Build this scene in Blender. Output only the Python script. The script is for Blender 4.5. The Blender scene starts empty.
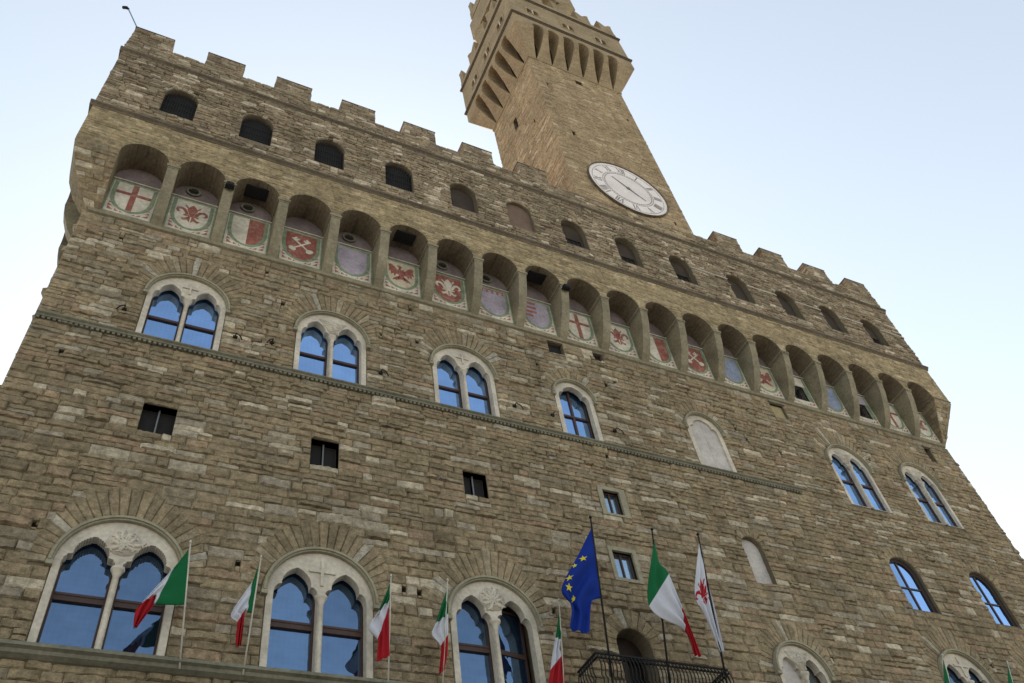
import bpy, math, random
from mathutils import Vector, Matrix
from mathutils.geometry import tessellate_polygon
rnd = random.Random(7)
R = math.radians
sc = bpy.context.scene
COL = sc.collection

# ------------------------------------------------------------------ camera, sky, sun, exposure
cam_d = bpy.data.cameras.new('camera'); cam = bpy.data.objects.new('camera', cam_d); COL.objects.link(cam)
cam_d.sensor_width = 36.0; cam_d.lens = 30.24; cam_d.clip_start = 0.1; cam_d.clip_end = 5000
cr, cu, cb = Vector((0.90023, -0.41633, -0.1275)), Vector((-0.24344, -0.72405, 0.64536)), Vector((-0.361, -0.54993, -0.75316))
cam.matrix_world = Matrix(((cr.x, cu.x, cb.x, 4.7604), (cr.y, cu.y, cb.y, -19.3806), (cr.z, cu.z, cb.z, 1.6), (0, 0, 0, 1)))
sc.camera = cam

SUN_EL, SUN_AZ = 45.0, 17.0          # azimuth measured from +Y towards +X (behind the palace, to the right)
w = bpy.data.worlds.new('World'); sc.world = w; w.use_nodes = True
nt = w.node_tree
bg = nt.nodes['Background']
sky = nt.nodes.new('ShaderNodeTexSky'); sky.sky_type = 'NISHITA'; sky.sun_disc = False
sky.sun_elevation = R(SUN_EL); sky.sun_rotation = R(SUN_AZ)
sky.air_density = 1.2; sky.dust_density = 0.3; sky.ozone_density = 0.3
hs = nt.nodes.new('ShaderNodeHueSaturation'); hs.inputs['Saturation'].default_value = 0.52     # thin hazy morning sky
nt.links.new(sky.outputs[0], hs.inputs['Color']); wb = nt.nodes.new('ShaderNodeVectorMath'); wb.operation = 'MULTIPLY'; wb.inputs[1].default_value = (0.99, 1.0, 0.94)     # milky, slightly warm haze
nt.links.new(hs.outputs[0], wb.inputs[0]); nt.links.new(wb.outputs[0], bg.inputs[0]); bg.inputs[1].default_value = 0.13
sd = bpy.data.lights.new('sun', 'SUN'); sun = bpy.data.objects.new('sun', sd); COL.objects.link(sun)
sd.energy = 4.0; sd.angle = R(0.5); sd.color = (1.0, 0.93, 0.82)
sdir = Vector((math.cos(R(SUN_EL)) * math.sin(R(SUN_AZ)), math.cos(R(SUN_EL)) * math.cos(R(SUN_AZ)), math.sin(R(SUN_EL))))
sun.rotation_euler = sdir.to_track_quat('Z', 'Y').to_euler()
sc.view_settings.view_transform = 'Standard'; sc.view_settings.look = 'None'
sc.view_settings.exposure = 0.98; sc.view_settings.gamma = 1.0; sc.view_settings.use_curve_mapping = False
sc.render.engine = 'CYCLES'
sc.cycles.max_bounces = 6; sc.cycles.diffuse_bounces = 4

# ------------------------------------------------------------------ materials
def new_mat(name):
    m = bpy.data.materials.new(name); m.use_nodes = True
    n = m.node_tree; return m, n, n.nodes['Principled BSDF']

def tint_noise(n, src, scale_big, amt_big, scale_small, amt_small):
    """multiply a colour by two noises of the material's own mottling"""
    tc = n.nodes.new('ShaderNodeTexCoord')
    out = src
    for s, a, det in ((scale_big, amt_big, 4), (scale_small, amt_small, 5)):
        nz = n.nodes.new('ShaderNodeTexNoise'); nz.inputs['Scale'].default_value = s; nz.inputs['Detail'].default_value = det
        n.links.new(tc.outputs['Object'], nz.inputs['Vector'])
        mr = n.nodes.new('ShaderNodeMapRange'); mr.inputs[1].default_value = 0.3; mr.inputs[2].default_value = 0.7
        mr.inputs[3].default_value = 1 - a; mr.inputs[4].default_value = 1 + a
        n.links.new(nz.outputs['Fac'], mr.inputs[0])
        mx = n.nodes.new('ShaderNodeVectorMath'); mx.operation = 'SCALE'
        n.links.new(out, mx.inputs[0]); n.links.new(mr.outputs[0], mx.inputs['Scale'])
        out = mx.outputs[0]
    return out, tc

def streaks(n, src, tc, amt):
    """old rain stains: long soft marks in the stone's own colour"""
    mp = n.nodes.new('ShaderNodeMapping'); mp.inputs['Scale'].default_value = (1.5, 1.5, 0.16); n.links.new(tc.outputs['Object'], mp.inputs['Vector'])
    nz = n.nodes.new('ShaderNodeTexNoise'); nz.inputs['Scale'].default_value = 1.0; nz.inputs['Detail'].default_value = 5; nz.inputs['Roughness'].default_value = 0.6
    n.links.new(mp.outputs[0], nz.inputs['Vector'])
    rp = n.nodes.new('ShaderNodeMapRange'); rp.inputs[1].default_value = 0.35; rp.inputs[2].default_value = 0.68
    rp.inputs[3].default_value = 1 + amt * 0.6; rp.inputs[4].default_value = 1 - amt
    n.links.new(nz.outputs['Fac'], rp.inputs[0])
    mx = n.nodes.new('ShaderNodeVectorMath'); mx.operation = 'SCALE'; n.links.new(src, mx.inputs[0]); n.links.new(rp.outputs[0], mx.inputs['Scale'])
    return mx.outputs[0]

def paint_mat(name, col, wear=0.25):
    """faded fresco: the paint has flaked to grey-brown plaster in patches"""
    m = plain_mat(name, col, bump=0.2, big=0.25, small=0.22)
    n = m.node_tree; b = n.nodes['Principled BSDF']; src = b.inputs['Base Color'].links[0].from_socket
    tc = n.nodes.new('ShaderNodeTexCoord'); nz = n.nodes.new('ShaderNodeTexNoise'); nz.inputs['Scale'].default_value = 4.5; nz.inputs['Detail'].default_value = 8; nz.inputs['Roughness'].default_value = 0.7
    n.links.new(tc.outputs['Object'], nz.inputs['Vector'])
    mr = n.nodes.new('ShaderNodeMapRange'); mr.inputs[1].default_value = 0.5; mr.inputs[2].default_value = 0.64; mr.inputs[3].default_value = 0.03; mr.inputs[4].default_value = wear + 0.25
    n.links.new(nz.outputs['Fac'], mr.inputs[0])
    mx = n.nodes.new('ShaderNodeMix'); mx.data_type = 'RGBA'; n.links.new(mr.outputs[0], mx.inputs[0]); n.links.new(src, mx.inputs[6]); mx.inputs[7].default_value = (0.3, 0.262, 0.205, 1)
    n.links.new(mx.outputs[2], b.inputs['Base Color'])
    return m

def stone_mat(name, bump=0.5, dist=0.03, scale=9.0, mott=0.3):
    m, n, b = new_mat(name)
    at = n.nodes.new('ShaderNodeAttribute'); at.attribute_name = 'tint'
    out, tc = tint_noise(n, at.outputs['Color'], 0.35, 0.14, 6.5, mott)
    out = streaks(n, out, tc, 0.17)
    out, _ = tint_noise(n, out, 2.2, mott * 0.6, 24.0, mott * 0.8)
    n.links.new(out, b.inputs['Base Color'])
    b.inputs['Roughness'].default_value = 0.95; b.inputs['Specular IOR Level'].default_value = 0.15
    mp = n.nodes.new('ShaderNodeMapping'); mp.inputs['Scale'].default_value = (1, 1, 2.4)
    n.links.new(tc.outputs['Object'], mp.inputs['Vector'])
    nz = n.nodes.new('ShaderNodeTexNoise'); nz.inputs['Scale'].default_value = scale; nz.inputs['Detail'].default_value = 6
    nz.inputs['Roughness'].default_value = 0.65
    n.links.new(mp.outputs[0], nz.inputs['Vector'])
    bp = n.nodes.new('ShaderNodeBump'); bp.inputs['Strength'].default_value = bump; bp.inputs['Distance'].default_value = dist
    n.links.new(nz.outputs['Fac'], bp.inputs['Height']); n.links.new(bp.outputs[0], b.inputs['Normal'])
    return m

def plain_mat(name, col, rough=0.85, big=0.12, small=0.12, bump=0.15, dist=0.01, spec=0.2, metal=0.0, bs=30):
    m, n, b = new_mat(name)
    rgb = n.nodes.new('ShaderNodeRGB'); rgb.outputs[0].default_value = (*col, 1)
    out, tc = tint_noise(n, rgb.outputs[0], 1.1, big, 9.0, small)
    n.links.new(out, b.inputs['Base Color'])
    b.inputs['Roughness'].default_value = rough; b.inputs['Specular IOR Level'].default_value = spec; b.inputs['Metallic'].default_value = metal
    if bump:
        nz = n.nodes.new('ShaderNodeTexNoise'); nz.inputs['Scale'].default_value = bs; nz.inputs['Detail'].default_value = 4
        n.links.new(tc.outputs['Object'], nz.inputs['Vector'])
        bp = n.nodes.new('ShaderNodeBump'); bp.inputs['Strength'].default_value = bump; bp.inputs['Distance'].default_value = dist
        n.links.new(nz.outputs['Fac'], bp.inputs['Height']); n.links.new(bp.outputs[0], b.inputs['Normal'])
    return m

def ashlar_mat(name, c1, c2, mortar, bw=0.55, rh=0.2, bump=0.5, axis='xz'):
    m, n, b = new_mat(name)
    tc = n.nodes.new('ShaderNodeTexCoord')
    sp = n.nodes.new('ShaderNodeSeparateXYZ'); n.links.new(tc.outputs['Object'], sp.inputs[0])
    ad = n.nodes.new('ShaderNodeMath'); ad.operation = 'ADD'
    n.links.new(sp.outputs[0], ad.inputs[0]); n.links.new(sp.outputs[1], ad.inputs[1])
    cb_ = n.nodes.new('ShaderNodeCombineXYZ'); n.links.new(ad.outputs[0], cb_.inputs[0]); n.links.new(sp.outputs[2], cb_.inputs[1])
    nz0 = n.nodes.new('ShaderNodeTexNoise'); nz0.inputs['Scale'].default_value = 1.6; n.links.new(tc.outputs['Object'], nz0.inputs['Vector'])
    sc_ = n.nodes.new('ShaderNodeVectorMath'); sc_.operation = 'SCALE'; sc_.inputs['Scale'].default_value = 0.035
    n.links.new(nz0.outputs['Color'], sc_.inputs[0])
    a2 = n.nodes.new('ShaderNodeVectorMath'); n.links.new(cb_.outputs[0], a2.inputs[0]); n.links.new(sc_.outputs[0], a2.inputs[1])
    br = n.nodes.new('ShaderNodeTexBrick'); br.inputs['Scale'].default_value = 1.0
    br.inputs['Brick Width'].default_value = bw; br.inputs['Row Height'].default_value = rh
    br.inputs['Mortar Size'].default_value = 0.009; br.inputs['Mortar Smooth'].default_value = 0.6
    br.inputs['Color1'].default_value = (*c1, 1); br.inputs['Color2'].default_value = (*c2, 1); br.inputs['Mortar'].default_value = (*mortar, 1)
    n.links.new(a2.outputs[0], br.inputs['Vector'])
    out, tc2 = tint_noise(n, br.outputs['Color'], 0.6, 0.16, 8.0, 0.22)
    n.links.new(out, b.inputs['Base Color'])
    b.inputs['Roughness'].default_value = 0.95; b.inputs['Specular IOR Level'].default_value = 0.15
    nz = n.nodes.new('ShaderNodeTexNoise'); nz.inputs['Scale'].default_value = 14; nz.inputs['Detail'].default_value = 5
    n.links.new(tc.outputs['Object'], nz.inputs['Vector'])
    mu = n.nodes.new('ShaderNodeMath'); mu.operation = 'MULTIPLY_ADD'; mu.inputs[1].default_value = -0.7
    n.links.new(br.outputs['Fac'], mu.inputs[0]); n.links.new(nz.outputs['Fac'], mu.inputs[2])
    bp = n.nodes.new('ShaderNodeBump'); bp.inputs['Strength'].default_value = bump; bp.inputs['Distance'].default_value = 0.02
    n.links.new(mu.outputs[0], bp.inputs['Height']); n.links.new(bp.outputs[0], b.inputs['Normal'])
    return m

def glass_mat(name, tint=(0.55, 0.72, 0.95), refl=0.5, body=(0.012, 0.02, 0.035)):
    m, n, b = new_mat(name)
    n.nodes.remove(b)
    o = n.nodes['Material Output']
    d = n.nodes.new('ShaderNodeBsdfDiffuse'); d.inputs[0].default_value = (*body, 1)
    g = n.nodes.new('ShaderNodeBsdfGlossy'); g.inputs['Color'].default_value = (*tint, 1); g.inputs['Roughness'].default_value = 0.03
    mx = n.nodes.new('ShaderNodeMixShader'); mx.inputs[0].default_value = refl
    n.links.new(d.outputs[0], mx.inputs[1]); n.links.new(g.outputs[0], mx.inputs[2]); n.links.new(mx.outputs[0], o.inputs[0])
    tc = n.nodes.new('ShaderNodeTexCoord')
    nz = n.nodes.new('ShaderNodeTexNoise'); nz.inputs['Scale'].default_value = 1.7; nz.inputs['Detail'].default_value = 2
    n.links.new(tc.outputs['Object'], nz.inputs['Vector'])
    # leaded grid: small square quarries, each very slightly out of plane
    mp = n.nodes.new('ShaderNodeVectorMath'); mp.operation = 'SCALE'; mp.inputs['Scale'].default_value = 1 / 0.14
    n.links.new(tc.outputs['Object'], mp.inputs[0])
    fl = n.nodes.new('ShaderNodeVectorMath'); fl.operation = 'FRACTION'; n.links.new(mp.outputs[0], fl.inputs[0])
    sx = n.nodes.new('ShaderNodeSeparateXYZ'); n.links.new(fl.outputs[0], sx.inputs[0])
    pp = []
    for k in (0, 2):
        q = n.nodes.new('ShaderNodeMath'); q.operation = 'PINGPONG'; q.inputs[1].default_value = 0.5; n.links.new(sx.outputs[k], q.inputs[0])
        lt = n.nodes.new('ShaderNodeMath'); lt.operation = 'LESS_THAN'; lt.inputs[1].default_value = 0.045; n.links.new(q.outputs[0], lt.inputs[0]); pp.append(lt)
    mxm = n.nodes.new('ShaderNodeMath'); mxm.operation = 'MAXIMUM'
    n.links.new(pp[0].outputs[0], mxm.inputs[0]); n.links.new(pp[1].outputs[0], mxm.inputs[1])
    f2 = n.nodes.new('ShaderNodeMath'); f2.operation = 'MULTIPLY_ADD'; f2.inputs[1].default_value = -0.1 * refl; f2.inputs[2].default_value = refl
    n.links.new(mxm.outputs[0], f2.inputs[0])
    oi = n.nodes.new('ShaderNodeObjectInfo'); rv = n.nodes.new('ShaderNodeMapRange'); rv.inputs[3].default_value = 0.82; rv.inputs[4].default_value = 1.12
    n.links.new(oi.outputs['Random'], rv.inputs[0])
    nd = n.nodes.new('ShaderNodeTexNoise'); nd.inputs['Scale'].default_value = 2.3; nd.inputs['Detail'].default_value = 6; n.links.new(tc.outputs['Object'], nd.inputs['Vector'])
    rd = n.nodes.new('ShaderNodeMapRange'); rd.inputs[1].default_value = 0.35; rd.inputs[2].default_value = 0.7; rd.inputs[3].default_value = 1.03; rd.inputs[4].default_value = 0.92
    n.links.new(nd.outputs['Fac'], rd.inputs[0])
    m1 = n.nodes.new('ShaderNodeMath'); m1.operation = 'MULTIPLY'; n.links.new(f2.outputs[0], m1.inputs[0]); n.links.new(rv.outputs[0], m1.inputs[1])
    m2 = n.nodes.new('ShaderNodeMath'); m2.operation = 'MULTIPLY'; n.links.new(m1.outputs[0], m2.inputs[0]); n.links.new(rd.outputs[0], m2.inputs[1])
    n.links.new(m2.outputs[0], mx.inputs[0])
    bp = n.nodes.new('ShaderNodeBump'); bp.inputs['Strength'].default_value = 0.35; bp.inputs['Distance'].default_value = 0.03
    n.links.new(nz.outputs['Fac'], bp.inputs['Height']); n.links.new(bp.outputs[0], g.inputs['Normal'])
    return m

def cloth_mat(name, col):
    m = plain_mat(name, col, rough=0.8, big=0.04, small=0.04, bump=0.05, bs=60)
    n = m.node_tree; b = n.nodes['Principled BSDF']; o = n.nodes['Material Output']
    tr = n.nodes.new('ShaderNodeBsdfTranslucent'); tr.inputs[0].default_value = (*col, 1)
    mx = n.nodes.new('ShaderNodeMixShader'); mx.inputs[0].default_value = 0.35
    n.links.new(b.outputs[0], mx.inputs[1]); n.links.new(tr.outputs[0], mx.inputs[2]); n.links.new(mx.outputs[0], o.inputs[0])
    return m

M = {
 'block': stone_mat('rough pietra forte', 0.95, 0.06, 6.5, 0.28),
 'rubble': stone_mat('rubble masonry', 0.8, 0.04, 9.0, 0.28),
 'tower': stone_mat('tower masonry', 0.6, 0.03, 8.0, 0.2),
 'ashlar': ashlar_mat('tan ashlar', (0.285, 0.225, 0.135), (0.205, 0.16, 0.098), (0.15, 0.118, 0.075), 0.5, 0.17, 0.9),
 'corner': ashlar_mat('corner block stone', (0.24, 0.19, 0.118), (0.165, 0.13, 0.085), (0.1, 0.08, 0.055), 0.75, 0.27, 0.9),
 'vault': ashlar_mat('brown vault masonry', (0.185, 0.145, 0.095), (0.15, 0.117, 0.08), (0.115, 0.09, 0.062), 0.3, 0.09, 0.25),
 'tower_ashlar': ashlar_mat('tower gallery ashlar', (0.31, 0.235, 0.145), (0.26, 0.195, 0.12), (0.2, 0.15, 0.1), 0.6, 0.22, 0.3),
 'mortar': plain_mat('mortar', (0.15, 0.12, 0.082), bump=0.4, dist=0.03),
 'string': plain_mat('grey green moulding stone', (0.165, 0.152, 0.11), bump=0.4, dist=0.02, big=0.2, small=0.2),
 'dark_string': plain_mat('weathered cornice stone', (0.12, 0.094, 0.066), bump=0.4, dist=0.02, big=0.2, small=0.25),
 'pier': plain_mat('green tinted pier stone', (0.225, 0.192, 0.13), bump=0.35, dist=0.02, big=0.25, small=0.2),
 'marble': plain_mat('pale window stone', (0.5, 0.44, 0.36), bump=0.25, dist=0.015, big=0.22, small=0.14, bs=18),
 'sandstone': plain_mat('grey window stone', (0.27, 0.24, 0.17), bump=0.25, dist=0.015, big=0.15, small=0.15),
 'wood': plain_mat('brown window wood', (0.06, 0.03, 0.022), rough=0.5, bump=0.1, spec=0.35),
 'glass': glass_mat('leaded sky-tinted glass', (0.34, 0.53, 0.84), 0.42),  # blue of the reflected sky is put into the mirror tint
 'glass_sky': glass_mat('zenith-tinted glass', (0.38, 0.61, 1.0), 0.88),  # bluer tint stands in for a reflection of deep zenith sky
 'glass_pale': glass_mat('pale sky-tinted glass', (0.55, 0.75, 0.95), 0.6, (0.05, 0.06, 0.07)),  # sky blue of the reflection is painted into the tint
 'grey_glass': glass_mat('dull curtained glass', (0.7, 0.75, 0.8), 0.25, (0.1, 0.115, 0.12)),
 'plaster_pink': plain_mat('pale pink plaster', (0.44, 0.395, 0.365), bump=0.35, dist=0.02, big=0.2, small=0.12, bs=9),
 'plaster_brown': plain_mat('brown infill', (0.16, 0.105, 0.075), bump=0.3, dist=0.02),
 'plaster_tan': plain_mat('tan infill', (0.34, 0.275, 0.15), bump=0.2),
 'lunette': plain_mat('mauve lunette plaster', (0.19, 0.148, 0.145), bump=0.2, big=0.3, small=0.15),
 'dark': plain_mat('painted interior dark', (0.022, 0.02, 0.02), bump=0),  # near-black colour stands in for shade in rooms and holes
 'iron': plain_mat('black iron', (0.018, 0.017, 0.017), rough=0.75, bump=0.1, spec=0.15),
 'grey_metal': plain_mat('grey painted metal', (0.14, 0.145, 0.15), rough=0.45, bump=0, spec=0.4),
 'blue_metal': plain_mat('dull blue grey metal', (0.12, 0.2, 0.27), rough=0.5, bump=0, spec=0.4),
 'white_pole': plain_mat('pale wooden pole', (0.5, 0.46, 0.39), rough=0.5, bump=0, spec=0.4),
 'p_green': paint_mat('faded green paint', (0.185, 0.235, 0.15)),
 'p_white': paint_mat('faded white paint', (0.55, 0.49, 0.4)),
 'p_cream': paint_mat('faded cream paint', (0.5, 0.42, 0.3)),
 'p_red': paint_mat('faded red paint', (0.25, 0.08, 0.062)),
 'p_rust': paint_mat('faded rust paint', (0.3, 0.11, 0.085)),
 'p_lilac': paint_mat('faded lilac paint', (0.33, 0.28, 0.335)),
 'p_blue': paint_mat('faded blue paint', (0.23, 0.26, 0.36)),
 'dial': plain_mat('dial plaster', (0.75, 0.68, 0.65), bump=0.08, big=0.08, small=0.07),
 'dial_inner': plain_mat('dial centre plaster', (0.7, 0.63, 0.6), bump=0.08, big=0.08, small=0.07),
 'dial_ink': plain_mat('dial ink', (0.25, 0.21, 0.205), bump=0),
 'f_green': cloth_mat('flag green', (0.012, 0.16, 0.056)),
 'f_white': cloth_mat('flag white', (0.7, 0.7, 0.77)),
 'f_red': cloth_mat('flag red', (0.48, 0.02, 0.03)),
 'f_blue': cloth_mat('flag blue', (0.01, 0.04, 0.31)),
 'f_yellow': cloth_mat('flag yellow', (0.8, 0.68, 0.04)),
 'brown_board': plain_mat('weathered brown boarding', (0.05, 0.037, 0.028), bump=0.3, dist=0.02, big=0.25),
 'dark_wood': plain_mat('dark brown shutter wood', (0.03, 0.02, 0.016), rough=0.6, bump=0.1),
 'roof': plain_mat('terracotta roof', (0.3, 0.13, 0.07)),
 'paving': ashlar_mat('stone paving', (0.34, 0.32, 0.285), (0.27, 0.255, 0.23), (0.16, 0.15, 0.14), 0.9, 0.5, 0.3),
}
# the paving is a horizontal sheet: feed the brick pattern x and y
_n = M['paving'].node_tree
for nd in _n.nodes:
    if nd.type == 'COMBXYZ':
        sep = [x for x in _n.nodes if x.type == 'SEPXYZ'][0]
        _n.links.new(sep.outputs[0], nd.inputs[0]); _n.links.new(sep.outputs[1], nd.inputs[1])

# ------------------------------------------------------------------ mesh helpers
class MB:
    def __init__(s): s.v = []; s.f = []; s.fm = []; s.t = []
    def add(s, vs, fs, mi=0, tint=(0.22, 0.18, 0.12)):
        o = len(s.v); s.v += [tuple(a) for a in vs]; s.t += [tint] * len(vs)
        s.f += [tuple(i + o for i in f) for f in fs]; s.fm += [mi] * len(fs)
    def box(s, a, b, mi=0, tint=(0.22, 0.18, 0.12)):
        (x0, y0, z0), (x1, y1, z1) = a, b
        s.add([(x0,y0,z0),(x1,y0,z0),(x1,y1,z0),(x0,y1,z0),(x0,y0,z1),(x1,y0,z1),(x1,y1,z1),(x0,y1,z1)],
              [(3,2,1,0),(4,5,6,7),(0,1,5,4),(1,2,6,5),(2,3,7,6),(3,0,4,7)], mi, tint)
    def tube(s, pts, r, mi=0, seg=8, cap=True):
        pts = [Vector(p) for p in pts]; rings = []
        n = len(pts); rr = r if isinstance(r, (list, tuple)) else [r] * n
        ref = None
        for i, p in enumerate(pts):
            d = (pts[min(i + 1, n - 1)] - pts[max(i - 1, 0)]).normalized()
            if ref is None: ref = Vector((0, 0, 1)) if abs(d.z) < 0.9 else Vector((1, 0, 0))
            a = (ref - d * ref.dot(d)).normalized(); b = d.cross(a); ref = a
            rings.append([p + (a * math.cos(t) + b * math.sin(t)) * rr[i] for t in [2 * math.pi * k / seg for k in range(seg)]])
        vs = [v for q in rings for v in q]; fs = []
        for i in range(n - 1):
            for k in range(seg):
                k2 = (k + 1) % seg; fs.append((i * seg + k, i * seg + k2, (i + 1) * seg + k2, (i + 1) * seg + k))
        if cap: fs += [tuple(range(seg))[::-1], tuple((n - 1) * seg + k for k in range(seg))]
        s.add(vs, fs, mi)
    def plate(s, outer, holes, d0, d1, mapf=None, mi=0, mi_side=None, tint=(0.22, 0.18, 0.12), back=True):
        """solid slab: outline with holes in the (s,t) plane, from depth d0 (front) to d1 (back)"""
        mapf = mapf or (lambda a, b, d: (a, d, b))
        loops = [list(outer)] + [list(h) for h in holes]
        flat = [p for l in loops for p in l]
        tris = tessellate_polygon([[Vector((p[0], p[1], 0)) for p in l] for l in loops])
        nf = len(flat)
        vs = [mapf(p[0], p[1], d0) for p in flat] + [mapf(p[0], p[1], d1) for p in flat]
        s.add(vs, [tuple(t) for t in tris], mi, tint)
        o = len(s.v) - 2 * nf; fs = []
        if back: fs += [tuple(i + nf for i in t)[::-1] for t in tris]
        k = 0
        for l in loops:
            n = len(l)
            for i in range(n):
                j = (i + 1) % n; fs.append((k + i, k + j, k + j + nf, k + i + nf))
            k += n
        s.f += [tuple(i + o for i in f) for f in fs]; s.fm += [mi if mi_side is None else mi_side] * len(fs)
    def prism_x(s, prof, x0, x1, mi=0, tint=(0.22, 0.18, 0.12)):
        """profile in (y,z) extruded along x"""
        s.plate(prof, [], x0, x1, lambda a, b, d: (d, a, b), mi, tint=tint)
    def prism_y(s, prof, y0, y1, mi=0, tint=(0.22, 0.18, 0.12)):
        s.plate(prof, [], y0, y1, None, mi, tint=tint)
    def lathe(s, prof, c, seg=12, mi=0):
        """prof: (r,z) pairs about a vertical axis at c=(x,y)"""
        vs = [(c[0] + r * math.cos(2 * math.pi * k / seg), c[1] + r * math.sin(2 * math.pi * k / seg), z) for r, z in prof for k in range(seg)]
        fs = []
        for i in range(len(prof) - 1):
            for k in range(seg):
                k2 = (k + 1) % seg; fs.append((i * seg + k, i * seg + k2, (i + 1) * seg + k2, (i + 1) * seg + k))
        fs += [tuple(range(seg))[::-1], tuple((len(prof) - 1) * seg + k for k in range(seg))]
        s.add(vs, fs, mi)

def obj(name, mb, mats, parent=None, smooth=False, recalc=True):
    me = bpy.data.meshes.new(name)
    off = parent_loc(parent)
    vs = [(v[0] - off[0], v[1] - off[1], v[2] - off[2]) for v in mb.v]
    me.from_pydata(vs, [], mb.f)
    mats = mats if isinstance(mats, (list, tuple)) else [mats]
    for m in mats: me.materials.append(M[m])
    me.polygons.foreach_set('material_index', mb.fm)
    at = me.color_attributes.new('tint', 'FLOAT_COLOR', 'POINT')
    at.data.foreach_set('color', [c for t in mb.t for c in (*t, 1.0)])
    if recalc:
        import bmesh
        bm = bmesh.new(); bm.from_mesh(me); bmesh.ops.recalc_face_normals(bm, faces=bm.faces); bm.to_mesh(me); bm.free()
    if smooth: me.polygons.foreach_set('use_smooth', [True] * len(me.polygons))
    me.update()
    o = bpy.data.objects.new(name, me); COL.objects.link(o)
    if parent: o.parent = parent
    return o
def parent_loc(p):
    v = Vector((0, 0, 0))
    while p is not None: v += p.location; p = p.parent
    return v
def thing(name, label, cat, loc=(0, 0, 0), group=None):
    o = bpy.data.objects.new(name, None); o.empty_display_size = 0.5; COL.objects.link(o); o.location = loc
    o['label'] = label; o['category'] = cat
    if group: o['group'] = group
    return o
def tag(o, label, cat, group=None):
    o['label'] = label; o['category'] = cat
    if group: o['group'] = group
    return o

def arc(cx, cz, r, a0, a1, n):
    return [(cx + r * math.cos(R(a0 + (a1 - a0) * i / n)), cz + r * math.sin(R(a0 + (a1 - a0) * i / n))) for i in range(n + 1)]
def rect(x0, x1, z0, z1): return [(x0, z0), (x1, z0), (x1, z1), (x0, z1)]
def arch_poly(cx, r, z0, zs, n=16): return [(cx - r, z0), (cx + r, z0)] + arc(cx, zs, r, 0, 180, n)

# palettes of stone tints (true stone colours; the tower's also lightened to imitate stronger light)
PAL = [((0.222, 0.178, 0.115), 34), ((0.203, 0.162, 0.106), 30), ((0.18, 0.144, 0.095), 14), ((0.21, 0.178, 0.128), 12),
       ((0.235, 0.176, 0.117), 8), ((0.36, 0.315, 0.24), 7), ((0.275, 0.24, 0.185), 9)]
PAL_S = [((0.265, 0.212, 0.13), 40), ((0.235, 0.188, 0.116), 30), ((0.295, 0.24, 0.155), 14), ((0.2, 0.16, 0.102), 8), ((0.34, 0.285, 0.195), 3)]
PAL_R = [((0.222, 0.178, 0.115), 34), ((0.203, 0.162, 0.106), 30), ((0.185, 0.15, 0.098), 14), ((0.24, 0.2, 0.14), 8)]
PAL_G = [((0.215, 0.173, 0.118), 34), ((0.185, 0.147, 0.102), 26), ((0.25, 0.21, 0.152), 14), ((0.37, 0.32, 0.25), 7), ((0.16, 0.127, 0.092), 12)]
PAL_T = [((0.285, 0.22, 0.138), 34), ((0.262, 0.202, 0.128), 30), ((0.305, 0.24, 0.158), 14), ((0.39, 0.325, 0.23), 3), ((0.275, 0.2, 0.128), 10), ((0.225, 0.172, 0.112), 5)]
def pick(pal, k=1.0):
    tot = sum(a for _, a in pal); x = rnd.random() * tot
    for c, a in pal:
        x -= a
        if x <= 0: break
    v = rnd.uniform(0.9, 1.1) * k
    return (c[0] * v * 1.215, c[1] * v * 1.165, c[2] * v * 1.12)

def masonry(mb, s0, s1, t0, t1, mapf, hr, lr, prot, openings, pal, cell=0.13, split=0.12, mi=0, edge=0.009, rects=(), wob=0.0):
    hr0 = hr
    if callable(hr): hr = hr(t0)
    """courses of individually shaped rough stones; openings(t0,t1) -> blocked (sa,sb) intervals"""
    if wob:
        m0 = mapf
        def mapf(s, t, d, m0=m0):
            e = min(1, (t - t0) / .6, (t1 - t) / .6)
            return m0(s, t + wob * max(0, e) * (math.sin(s * 1.9 + t * .7) + .7 * math.sin(s * 4.3 + 1.3 - t * 1.9) + .4 * math.sin(s * 9.1 + t * 3.1)), d)
    t = t0
    while t < t1 - 0.02:
        h = rnd.uniform(*(hr if not callable(hr0) else hr0(t)))
        if t1 - t < hr[0] + h: h = t1 - t if t1 - t < hr[1] * 1.2 else (t1 - t) / 2
        iv = sorted(openings(t, t + h)); segs = []; a = s0
        for (p, q) in iv:
            if q <= a: continue
            if p >= s1: break
            if p > a: segs.append((a, min(p, s1)))
            a = max(a, q)
        if a < s1: segs.append((a, s1))
        for (a, b) in segs:
            x = a
            while x < b - 1e-4:
                l = rnd.uniform(*lr)
                if rnd.random() < 0.12: l *= 1.5
                if b - x < l + lr[0] * 0.6: l = b - x
                # leave the outer ends of the wall slightly ragged
                parts = [(t, t + h)]
                if h > hr[0] * 1.25 and rnd.random() < split:
                    m_ = t + h * rnd.uniform(0.4, 0.6); parts = [(t, m_), (m_, t + h)]
                for (ta, tb) in parts: stone(mb, x, x + l, ta, tb, mapf, prot, pick(pal), cell, mi, edge)
                x += l
        for (p, q, c, d) in rects:
            if t + h < c + .02 or t > d - .02: continue
            for (ta, tb) in ((t, c), (d, t + h)):
                if tb - ta < 0.035: continue
                x = p
                while x < q - 1e-4:
                    l = min(q - x, rnd.uniform(*lr))
                    if q - x - l < 0.12: l = q - x
                    stone(mb, x, x + l, ta, tb, mapf, prot, pick(pal), cell, mi, edge); x += l
        t += h
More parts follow.
